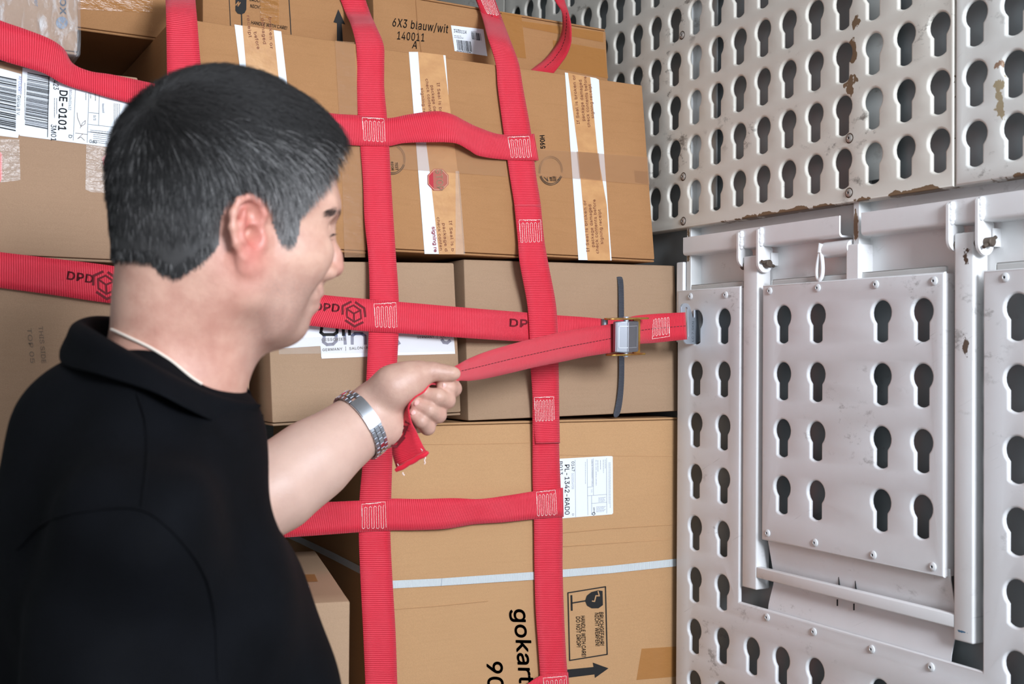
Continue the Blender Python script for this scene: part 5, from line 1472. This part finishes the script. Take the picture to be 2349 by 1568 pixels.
# colour masks that belong to the skin itself
ear = np.exp(-((np.abs(loc[:, 1])-0.082)/0.010)**2)*np.exp(-((loc[:, 0]+0.000)/0.026)**2)*np.exp(-((loc[:, 2]-0.003)/0.040)**2)*(np.abs(loc[:, 1]) > 0.070)
nose = np.exp(-(((loc-np.array([0.12, 0, -0.020]))/np.array([0.018, 0.02, 0.022]))**2).sum(1))
lips = np.exp(-(((loc-np.array([0.090, 0, -0.052]))/np.array([0.008, 0.019, 0.0085]))**2).sum(1))
beard = np.clip((loc[:, 0]-0.000)/0.03, 0, 1)*np.clip((-0.022-loc[:, 2])/0.02, 0, 1)*(loc[:, 0] < 0.13)*(loc[:, 2] > -0.135)*np.clip((loc[:, 2]+0.135)/0.02, 0, 1)*(1-lips)
neckr = np.exp(-(((loc-np.array([-0.03, 0.05, -0.10]))/np.array([0.07, 0.06, 0.06]))**2).sum(1))
kn = np.zeros(len(SKV))
for a, b, c, d, rr in FING:
    for p in (b,): kn += np.exp(-((SKV-p)**2).sum(1)/0.011**2)
    kn += 0.8*np.exp(-((SKV-d)**2).sum(1)/0.010**2)
flush = np.clip(0.85*ear+0.40*nose+0.7*lips+0.18*neckr+0.30*kn, 0, 1)
armk = np.clip(np.exp(-(((SKV-(ELB+WRI)/2)@fd)/0.16)**2)*(np.linalg.norm((SKV-ELB)-np.outer((SKV-ELB)@fd, fd), axis=1) < 0.09), 0, 1)

t = NT('skin', 0.46)
co = t.co()
fl = t.n('ShaderNodeAttribute', attribute_name='flush').outputs['Fac']
bd = t.n('ShaderNodeAttribute', attribute_name='beard').outputs['Fac']
blot = t.noise(co, 45, 4, 0.6); fine = t.noise(co, 700, 3)
k = t.mix(t.ramp(blot, 0.35, 0.68), srgb(198, 156, 136), srgb(180, 134, 116))
k = t.mix(t.math('MULTIPLY', fl, 0.85), k, srgb(186, 80, 74))
stub = t.math('MULTIPLY', bd, t.ramp(fine, 0.40, 0.62, 0.25, 0.8))
k = t.mix(t.math('MULTIPLY', stub, 0.55), k, srgb(134, 112, 106))
t.color(k)
t.set('Subsurface Weight', 0.08); t.set('Subsurface Radius', (0.012, 0.004, 0.002)); t.set('Subsurface Scale', 0.6)
pa = t.n('ShaderNodeAttribute', attribute_name='pale').outputs['Fac']
k = t.mix(t.math('MULTIPLY', pa, 0.7), k, srgb(216, 182, 166)); t.color(k)
t.bump(t.math('ADD', t.noise(co, 900, 2), t.math('MULTIPLY', t.noise(co, 180, 3), 1.5)), 0.0004, 0.5)
M['skin_body'] = t.m

man = thing('person', (nk[0], nk[1], 0.0), 'man with short dark greying hair in a black polo shirt, pulling the red strap tight', 'person')
body = np_mesh('body', SKV, SKF, M['skin_body'], man, {'flush': flush, 'beard': beard, 'pale': armk}, fill=True)
SKB = BVHTree.FromPolygons([Vector(v) for v in SKV], [tuple(int(i) for i in f) for f in SKF])

# finger nails, eyes, eyebrows
M['nail'] = plain('finger_nail', srgb(226, 176, 166), 0.3)
def nail(c, ax, up, w, l):
    ax = unit(ax); up = unit(up-ax*(np.dot(up, ax))); sd = np.cross(ax, up)
    vs, fs = [], []
    for i in range(7):
        for j in range(7):
            u, v = (i/3-1), (j/3-1)
            e = 1-0.25*abs(u)**3 if v > 0 else 1-0.12*abs(u)**2
            vs.append(np.array(c)+sd*(w*u)+ax*(l*v*e)+up*(-0.42*w*u*u-0.10*l*v*v))
    for i in range(6):
        for j in range(6): fs.append((i*7+j, i*7+j+1, (i+1)*7+j+1, (i+1)*7+j))
    o = mesh('finger_nail', vs, fs, M['nail'], body, 60); m = o.modifiers.new('t', 'SOLIDIFY'); m.thickness = 0.0006; return o
cb = -np.array(CF); uz = np.array([0, 0, 1.0])
def nail_at(tip, prev, up, r, w, l, back=0.25):
    ax = unit(tip-prev); up = unit(up-ax*np.dot(up, ax)); nail(tip-ax*(l*back)+up*(r*0.93), ax, up, w, l)
nail_at(FING[0][3], FING[0][2], cb*0.92+uz*0.35, 0.0090, 0.0060, 0.0066)
nail_at(FING[1][3], FING[1][2], cb*0.60+uz*0.80, 0.0100, 0.0055, 0.0062)
nail_at(FING[2][3], FING[2][2], cb*0.85+uz*0.5, 0.0090, 0.0054, 0.0060)
nail_at(FING[3][3], FING[3][2], cb*0.85+uz*0.5, 0.0080, 0.0046, 0.0050)
nail_at(nz(1044.5, 856.5, 1.523), nz(1016, 855, 1.520), uz*0.95+cb*0.22, 0.0076, 0.0064, 0.0072, 0.6)
M['eye'] = plain('eye_white', srgb(222, 214, 208), 0.15)
for s_ in (1, -1):
    bm = bmesh.new(); bmesh.ops.create_uvsphere(bm, u_segments=20, v_segments=14, radius=0.0118, matrix=Matrix.Translation(Vector(H(0.0805, s_*0.032, 0.012))))
    eo = bm_obj('eye', bm, M['eye'], body, 180)
    bm = bmesh.new(); bmesh.ops.create_uvsphere(bm, u_segments=16, v_segments=10, radius=0.0058, matrix=Matrix.Translation(Vector(H(0.0868, s_*0.0325, 0.011))))
    bm_obj('iris', bm, plain('dark_iris', srgb(60, 44, 34), 0.1), eo, 180)

# ------------------------------------------------------------------ hair
HAIRLINE = [(812, 372), (800, 400), (790, 396), (775, 358), (752, 330), (749, 372), (742, 411), (712, 464), (692, 495), (684, 540), (674, 564), (642, 566), (629, 536), (620, 503), (598, 468), (572, 440), (524, 462), (508, 506), (497, 569), (456, 604), (384, 641), (316, 638), (262, 650), (225, 652)]
_hb = SDF(); head_base(_hb); _v, _f = _hb.mesh(0.004)
HB = BVHTree.FromPolygons([Vector(v) for v in _v], [tuple(int(i) for i in f) for f in _f])
def on_head(x, y):
    d = ray(x, y).normalized(); h = HB.ray_cast(CAM, d)
    p = h[0]
    if p is None:
        best = None
        for Z in np.linspace(0.95, 1.25, 61):
            qn = HB.find_nearest(CAM+ray(x, y)*float(Z))
            if best is None or qn[3] < best[0]: best = (qn[3], qn[0])
        p = best[1]
    v = (np.array(p)-hC)@HA.T/HS
    return v[0], v[2]
HL = [on_head(x, y) for x, y in HAIRLINE]
POLY = np.array(HL+[(-0.20, HL[-1][1]-0.004), (-0.20, 0.20), (0.20, 0.20), (0.20, HL[0][1])])
def poly_sd(P, poly):
    """signed distance (inside > 0) of points to a closed polygon"""
    a = poly; b = np.roll(poly, -1, 0); d = np.full(len(P), 1e9); ins = np.zeros(len(P), bool)
    for p0, p1 in zip(a, b):
        e = p1-p0; w = P-p0; tt = np.clip((w@e)/(e@e+1e-12), 0, 1); d = np.minimum(d, np.linalg.norm(w-tt[:, None]*e, axis=1))
        c1 = (p0[1] <= P[:, 1]) & (P[:, 1] < p1[1]); c2 = (p1[1] <= P[:, 1]) & (P[:, 1] < p0[1])
        cr_ = e[0]*w[:, 1]-e[1]*w[:, 0]
        ins ^= (c1 & (cr_ > 0)) | (c2 & (cr_ < 0))
    return np.where(ins, d, -d)
near = (np.linalg.norm(SKV-hC, axis=1) < 0.17)
isear = (((loc[:, 0]-0.001)/0.024)**2+(loc[:, 2]/0.039)**2 < 1) & (np.abs(loc[:, 1]) > 0.0740)
sd_ = np.full(len(SKV), -1.0); sd_[near] = poly_sd(loc[near][:, [0, 2]], POLY)
hm = near & (sd_ > 0.0) & ~isear
fm = hm[SKF].all(1)
HF_ = SKF[fm]; used = np.unique(HF_); remap = np.full(len(SKV), -1); remap[used] = np.arange(len(used)); HF_ = remap[HF_]
hv, hn_, hl, hd = SKV[used], SKN[used], loc[used], sd_[used]
topness = np.clip((hl[:, 2]-0.02)/0.09, 0, 1); front = np.clip((hl[:, 0]-0.03)/0.05, 0, 1)*np.clip((hl[:, 2]-0.06)/0.04, 0, 1)
thick = (0.0045+0.0095*topness+0.005*front)*np.clip(hd/0.012, 0.08, 1)
cap = hv+hn_*thick[:, None]
t = NT('dark_hair', 0.50)
ga = t.n('ShaderNodeAttribute', attribute_name='grey').outputs['Fac']
t.color(t.mix(ga, (0.016, 0.014, 0.0135), srgb(168, 164, 162))); t.set('Specular IOR Level', 0.45); M['hair'] = t.m
def greyness(l):
    side = np.clip((0.095-l[:, 2])/0.06, 0, 1)
    frontw = np.clip((l[:, 0]+0.045)/0.085, 0, 1)
    return np.clip(side*(0.12+0.75*frontw), 0, 0.8)
gcap = greyness(hl)
rs = np.random.RandomState(7)
WH = H(-0.070, 0.022, 0.095)                       # the whorl at the crown
tri = np.concatenate([HF_[:, [0, 1, 2]], HF_[:, [0, 2, 3]]])
ta, tb, tc = cap[tri[:, 0]], cap[tri[:, 1]], cap[tri[:, 2]]
ar = np.linalg.norm(np.cross(tb-ta, tc-ta), axis=1)
NS = 46000
ti = rs.choice(len(tri), NS, p=ar/ar.sum()); w1 = np.sqrt(rs.rand(NS)); w2 = rs.rand(NS)
W3 = np.stack([1-w1, w1*(1-w2), w1*w2], 1)
def tri_i(A): return (A[tri[ti]]*W3[..., None]).sum(1) if A.ndim > 1 else (A[tri[ti]]*W3).sum(1)
rp = tri_i(cap)-0.0015*tri_i(hn_); rn = tri_i(hn_); rl = tri_i(hl); rd = tri_i(hd); rt_ = tri_i(topness); rf = tri_i(front)
aw = rp-WH; aw /= np.linalg.norm(aw, axis=1)[:, None]+1e-9
down = -hU*0.9-hF*0.12
sidew = np.clip((0.085-rl[:, 2])/0.05, 0, 1)[:, None]
dr = aw*(1-0.75*sidew)+down*sidew*0.9+rs.randn(NS, 3)*0.13
dr += np.cross(rn, aw)*0.25
# on the forehead the fringe falls forward and down
dr -= rn*(dr*rn).sum(1)[:, None]; dr /= np.linalg.norm(dr, axis=1)[:, None]+1e-9
ln = (0.010+0.013*rt_+0.008*rf)*(0.75+0.5*rs.rand(NS))*np.clip(0.45+rd/0.02, 0.45, 1)
ln = np.where((rl[:, 2] < -0.01), ln*0.8, ln)
K = 5; fr_t = np.linspace(0, 1, K)
lift = (0.42-0.18*(1-rt_)+0.1*rs.randn(NS))
ctr = rp[:, None, :]+dr[:, None, :]*(ln[:, None]*fr_t)[..., None]+rn[:, None, :]*(ln*lift)[:, None, None]*(fr_t*(1-0.55*fr_t))[None, :, None]
ctr += (down*1.0)[None, None, :]*(ln[:, None]*0.25*fr_t**2)[..., None]
r0 = 0.00017*(0.8+0.5*rs.rand(NS))
sidev = np.cross(dr, rn)
ang = np.array([0, 2*np.pi/3, 4*np.pi/3])
wid = (np.array([1, 1, 0.9, 0.7, 0.25])[None, :]*r0[:, None])
ring = ctr[:, :, None, :]+wid[:, :, None, None]*(np.cos(ang)[None, None, :, None]*sidev[:, None, None, :]+np.sin(ang)[None, None, :, None]*rn[:, None, None, :])
sv = ring.reshape(-1, 3)
b0 = (np.arange(NS)*K*3)[:, None, None]
kk, jj = np.meshgrid(np.arange(K-1), np.arange(3), indexing='ij')
fq = np.stack([kk*3+jj, kk*3+(jj+1) % 3, (kk+1)*3+(jj+1) % 3, (kk+1)*3+jj], -1).reshape(1, -1, 4)+b0
fq = fq.reshape(-1, 4)
gs_ = np.where(rs.rand(NS) < greyness(rl), 0.45+0.5*rs.rand(NS), 0.03*rs.rand(NS))
AV = np.concatenate([cap, sv]); AF = np.concatenate([HF_, fq+len(cap)]); AG = np.concatenate([gcap*0.45, np.repeat(gs_, K*3)])
np_mesh('hair', AV, AF, M['hair'], man, {'grey': AG})
# eyebrows
def strands(name, roots, dirs, lens, r, g):
    n = len(roots); nrm = np.cross(dirs, np.array([0.31, 0.2, 0.93])); nrm /= np.linalg.norm(nrm, axis=1)[:, None]; bn = np.cross(dirs, nrm)
    tt = np.array([0, 0.5, 1.0]); wd = np.array([1, 0.8, 0.2])*r
    c = roots[:, None, :]+dirs[:, None, :]*(lens[:, None]*tt)[..., None]
    rg = c[:, :, None, :]+wd[None, :, None, None]*(np.cos(ang)[None, None, :, None]*nrm[:, None, None, :]+np.sin(ang)[None, None, :, None]*bn[:, None, None, :])
    k2, j2 = np.meshgrid(np.arange(2), np.arange(3), indexing='ij')
    f2 = np.stack([k2*3+j2, k2*3+(j2+1) % 3, (k2+1)*3+(j2+1) % 3, (k2+1)*3+j2], -1).reshape(1, -1, 4)+(np.arange(n)*9)[:, None, None]
    return np_mesh(name, rg.reshape(-1, 3), f2.reshape(-1, 4), M['hair'], man, {'grey': np.full(n*9, g)})
for s_ in (1, -1):
    rts, drs = [], []
    for i in range(520):
        u = rs.rand(); v = rs.randn()*0.0028
        p = H(0.0, s_*0.0, 0.0); 
        f_ = 0.103-0.045*u**1.5; sl = 0.012+0.050*u; zz_ = 0.0255+0.006*math.sin(u*2.4)+v*0.8
        P0 = Vector(H(f_+0.02, s_*sl*1.1, zz_)); h = SKB.find_nearest(P0)
        rts.append(np.array(h[0])); d = hR*s_*(0.9-0.3*u)-hF*(0.2+0.7*u)+hU*(0.30-0.6*u)+np.array(h[1])*0.06; drs.append(unit(d))
    strands('eyebrow', np.array(rts), np.array(drs), 0.005+0.003*rs.rand(520), 0.00018, 0.0)
    rts, drs = [], []
    for i in range(70):
        u = rs.rand(); P0 = Vector(H(0.110-0.020*u*u, s_*(0.020+0.030*u), 0.0125-0.004*u)); h = SKB.find_nearest(P0)
        rts.append(np.array(h[0])); drs.append(unit(hF*0.7+hR*s_*(0.1+0.6*u)+hU*0.15))
    strands('eyelash', np.array(rts), np.array(drs), 0.0035+0.0015*rs.rand(70), 0.00016, 0.0)

# ------------------------------------------------------------------ clothes
sh = SDF()
sh.ell(nz(350, 1400, 1.06), (0.112, 0.172, 0.25), BA, 0.06)
sh.ell(nz(428, 1840, 1.06), (0.134, 0.168, 0.26), BA, 0.08)
sh.ell(nz(392, 1160, 1.06), (0.066, 0.10, 0.085), BA, 0.06)
sh.chain([(nz(362, 1000, 1.06), 0.052), (nz(355, 1060, 1.06), 0.076)], 0.04)
sh.cone(nz(315, 1010, 1.02), SHR+np.array([0, 0, 0.012]), 0.054, 0.062, 0.05)
sh.cone(nz(375, 1040, 1.10), SHL, 0.056, 0.062, 0.05)
sh.cone(nz(215, 1010, 1.05), nz(190, 1350, 1.05), 0.062, 0.085, 0.06)
sh.chain([(SHR, 0.064), (SHR+np.array([0, 0, -0.10])-bF*0.012, 0.062), (ELR+np.array([0, 0, 0.075]), 0.058)], 0.035)
sh.chain([(SHL, 0.063), (SHL*0.45+ELB*0.55, 0.058)], 0.03)
def folds(p, d):
    a = (p-np.array(SHR))@bF; c = p[:, 2]; l = (p-np.array(SHR))@bR
    f = 0.0060*np.sin(38*a+22*c+3*np.sin(9*c))*np.exp(-((c-1.20)/0.16)**2)+0.0055*np.sin(55*a-30*c+4*l)*np.exp(-((a-0.06)/0.10)**2)+0.0045*np.sin(24*c+31*l)
    return d+f
SV, SF = sh.mesh(0.0045, folds)
SV = relax(SV, SF, 2, 0.5)
t = NT('black_pique_cotton', 0.85); co = t.co()
wv = t.n('ShaderNodeTexVoronoi', {'Vector': co, 'Scale': 900.0}).outputs['Distance']
t.color(t.mix(t.ramp(t.noise(co, 20, 4), 0.3, 0.7), (0.0012, 0.0014, 0.0022), (0.0022, 0.0025, 0.0038)))
t.bump(wv, 0.0006, 0.5); t.set('Specular IOR Level', 0.10); M['shirt'] = t.m
shirt = np_mesh('polo_shirt', SV, SF, M['shirt'], man)
SHB = BVHTree.FromPolygons([Vector(v) for v in SV], [tuple(int(i) for i in f) for f in SF])
# collar: inner edge, fold, outer edge, in photo pixels with distances
CO = [  # inner (x, y, Z), outer (x, y, Z)
    (540, 880, 1.133, 590, 935, 1.163), (470, 800, 1.153, 520, 850, 1.208), (360, 745, 1.153, 350, 770, 1.208), (250, 728, 1.123, 205, 752, 1.163), (200, 738, 1.073, 150, 782, 1.088), (222, 752, 1.028, 140, 834, 1.023),
    (275, 787, 0.996, 230, 862, 0.963), (340, 826, 0.983, 352, 900, 0.946), (420, 872, 0.990, 432, 940, 0.958), (490, 903, 1.013, 508, 975, 0.993), (545, 918, 1.040, 568, 985, 1.033), (580, 926, 1.063, 592, 965, 1.063)]
Pc = catmull(np.array([[*nz(*r[:3]), *nz(*r[3:])] for r in CO]), 60)
vs, fs = [], []; KC = 7
for row in Pc:
    i_, o_ = row[:3], row[3:]
    ctr_ = np.array(nk)
    outw = unit((i_-ctr_)*np.array([1, 1, 0.0]))
    for j in range(KC):
        s0 = j/(KC-1)
        if j == 0: p = i_-uz*0.022-outw*0.002
        elif j == 1: p = i_-uz*0.006
        else:
            s1 = (j-2)/(KC-3); p = i_*(1-s1)+o_*s1+outw*0.007*math.sin(math.pi*min(1, s1*1.3+0.15))+uz*0.005*math.sin(math.pi*s1)
        vs.append(p)
for i in range(59):
    for j in range(KC-1): fs.append((i*KC+j, i*KC+j+1, (i+1)*KC+j+1, (i+1)*KC+j))
col = mesh('collar', vs, fs, M['shirt'], shirt, 180)
m_ = col.modifiers.new('t', 'SOLIDIFY'); m_.thickness = 0.0028; m_.offset = 0
m_ = col.modifiers.new('s', 'SUBSURF'); m_.levels = m_.render_levels = 1
# placket with a button below the throat
pk = [(568, 935, 1.078, 598, 950, 1.098), (575, 975, 1.078, 597, 965, 1.100), (566, 1010, 1.083, 592, 1000, 1.108), (556, 1060, 1.090, 585, 1050, 1.118)]
Pk = catmull(np.array([[*nz(*r[:3]), *nz(*r[3:])] for r in pk]), 16); vs, fs = [], []
for row in Pk:
    for j in range(4): vs.append(row[:3]*(1-j/3)+row[3:]*j/3)
for i in range(15):
    for j in range(3): fs.append((i*4+j, i*4+j+1, (i+1)*4+j+1, (i+1)*4+j))
po = mesh('placket', vs, fs, M['shirt'], shirt, 180); m_ = po.modifiers.new('t', 'SOLIDIFY'); m_.thickness = 0.003
bm = bmesh.new(); c_ = Vector(nz(561, 994, 1.074)); bm_cyl(bm, c_, c_+Vector(cb)*0.003, 0.0055, 18, bevel=0.001); bm_obj('button', bm, plain('black_button', (0.01, 0.01, 0.012), 0.2), shirt, 40)
# sewn seams on the shoulder
def seam_line(pxs):
    pts = []
    for x, y in pxs:
        h = SHB.ray_cast(CAM, ray(x, y).normalized())
        if h[0] is not None: pts.append(h[0]+h[1]*0.0006)
    bm = bmesh.new(); bm_tube(bm, pts, 0.0016, 6); bm_obj('seam', bm, M['shirt'], shirt, 60)
def sp(pxs, n=24): return [tuple(v) for v in catmull(np.array([(x, y, 0.0) for x, y in pxs]), n)[:, :2]]
seam_line(sp([(316, 905), (334, 970), (338, 1060), (326, 1168)]))
seam_line(sp([(40, 1260), (110, 1195), (200, 1170), (326, 1168), (400, 1222), (465, 1310), (492, 1420), (500, 1560)], 40))
# trousers and shoes (below the picture)
tr = SDF(); PEL = nz(470, 2150, 0.985); PEL[2] = 0.93
HPR, HPL = PEL+bR*0.09, PEL-bR*0.09
tr.ell(PEL, (0.125, 0.165, 0.13), BA, 0.05)
FTR = np.array([*(HPR-bF*0.06)[:2], 0.09]); FTL = np.array([*(HPL+bF*0.12)[:2], 0.09])
for hp_, ft in ((HPR, FTR), (HPL, FTL)):
    kn_ = (hp_+ft)/2+bF*0.03
    tr.chain([(hp_-uz*0.04, 0.088), (kn_, 0.066), (ft, 0.056)], 0.03)
TV, TF = tr.mesh(0.008); TV = relax(TV, TF, 2)
np_mesh('trousers', TV, TF, plain('dark_work_trousers', (0.012, 0.013, 0.018), 0.85), man)
for ft in (FTR, FTL):
    so = SDF(); so.chain([(ft*np.array([1, 1, 0])+uz*0.045-bF*0.02, 0.044), (ft*np.array([1, 1, 0])+uz*0.042+bF*0.10, 0.042), (ft*np.array([1, 1, 0])+uz*0.036+bF*0.19, 0.034)], 0.02)
    so.cone(ft*np.array([1, 1, 0])+uz*0.05, ft*np.array([1, 1, 0])+uz*0.12, 0.046, 0.044, 0.02)
    V_, F_ = so.mesh(0.006); V_ = relax(V_, F_, 2); V_[:, 2] = np.maximum(V_[:, 2], 0.002)
    np_mesh('shoe', V_, F_, plain('black_work_shoe', (0.012, 0.012, 0.012), 0.5), man)

# ------------------------------------------------------------------ neck cord and wristwatch
bm = bmesh.new(); pts = []
for x, y in sp([(228, 744), (262, 757), (303, 776), (346, 797), (388, 824), (420, 850), (440, 866), (462, 880)], 26):
    h = SKB.ray_cast(CAM, ray(x, y).normalized())
    if h[0] is not None: pts.append(h[0]+h[1]*0.0012)
for k in range(len(pts)): pass
bm_tube(bm, pts, 0.0013, 8)
ck = bm_obj('neck_cord', bm, plain('white_cord', srgb(214, 200, 186), 0.7), None, 60)
tag(ck, 'thin pale cord around the neck of the man, just above his black collar', 'cord')

M['polished'] = NT('polished_steel', 0.16, 1.0); M['polished'].color(srgb(206, 208, 214)); M['polished'] = M['polished'].m
M['brushed'] = NT('brushed_steel', 0.30, 1.0); M['brushed'].color(srgb(186, 188, 194)); M['brushed'] = M['brushed'].m
wc = WRI-fd*0.012
wt = thing('wristwatch', wc, 'steel link bracelet wristwatch with a polished clasp, on the wrist of the reaching arm', 'wristwatch')
wn = unit(np.cross(fd, pl)); wn = wn if wn@cb > 0 else -wn       # towards the camera
def around(a):
    """point and outward normal on the wrist at angle a (0 = towards the camera, + = upwards across the wrist)"""
    d = wn*math.cos(a)+pl*math.sin(a); o = Vector(wc+d*0.12)
    h = SKB.ray_cast(o, Vector(-d))
    p = np.array(h[0]) if h[0] is not None else wc+d*0.034
    return p, d
rr_, pp = [], []
NA = 72
for i in range(NA):
    p, d = around(2*math.pi*i/NA); rr_.append(np.linalg.norm((p-wc)-fd*((p-wc)@fd)))
rr_ = np.array(rr_); 
for _ in range(6): rr_ = (np.roll(rr_, 1)+rr_+np.roll(rr_, -1))/3
rr_ = rr_+0.0022
sl_ = 0.10                                            # the bracelet sits slightly askew
def ring_pt(a, w):
    i = (a/(2*math.pi)*NA) % NA; i0 = int(i); f_ = i-i0
    r = rr_[i0 % NA]*(1-f_)+rr_[(i0+1) % NA]*f_
    return wc+(wn*math.cos(a)+pl*math.sin(a))*r+fd*(w+sl_*math.sin(a)*0.03), wn*math.cos(a)+pl*math.sin(a)
def link(name, a0, a1, w0, w1, th, mat, bev=0.0007, n=1):
    bm = bmesh.new(); rows = []
    for k in range(n+1):
        a = a0+(a1-a0)*k/n
        row = []
        for w in (w0, w1):
            p, d = ring_pt(a, w); row += [bm.verts.new(p-d*0.0008), bm.verts.new(p+d*th)]
        rows.append(row)
    for k in range(n):
        A, B = rows[k], rows[k+1]
        for f in ((A[1], A[3], B[3], B[1]), (A[0], B[0], B[2], A[2]), (A[0], A[1], B[1], B[0]), (A[2], B[2], B[3], A[3])): bm.faces.new(f)
    bm.faces.new((rows[0][0], rows[0][2], rows[0][3], rows[0][1])); bm.faces.new((rows[-1][0], rows[-1][1], rows[-1][3], rows[-1][2]))
    bmesh.ops.recalc_face_normals(bm, faces=bm.faces)
    bmesh.ops.bevel(bm, geom=[e for e in bm.edges if e.calc_face_angle(0) > 0.6], offset=bev, segments=2, affect='EDGES')
    return bm_obj(name, bm, mat, wt, 50)
hwid = 0.0092
link('clasp', R(-19), R(40), -hwid*1.02, hwid*1.02, 0.0030, M['polished'], 0.0009, 6)
pr = Print(lambda x, y: Vector(ring_pt(R(33), 0)[0])); 
a = R(41.5); stp = R(10.5); i = 0
while a < R(360-21):
    if R(160) < a < R(215): a += stp; i += 1; continue
    for (w0, w1, m) in ((-hwid, -hwid*0.40, 'brushed'), (-hwid*0.36, hwid*0.36, 'polished'), (hwid*0.40, hwid, 'brushed')):
        of = stp*0.5 if m == 'polished' else 0
        link('bracelet_link', a+of+R(0.5), a+of+stp-R(0.5), w0, w1, 0.0024 if m == 'brushed' else 0.0028, M[m], 0.0006)
    a += stp; i += 1
# the watch case on the back of the wrist
p, d = ring_pt(math.pi, 0)
bm = bmesh.new(); bm_cyl(bm, p-d*0.001, p+d*0.010, 0.019, 32, bevel=0.0015); bm_obj('watch_case', bm, M['brushed'], wt, 40)
bm = bmesh.new(); bm_cyl(bm, p+d*0.0095, p+d*0.0108, 0.0165, 32); bm_obj('dial', bm, plain('watch_dial', (0.02, 0.02, 0.03), 0.1), wt, 40)
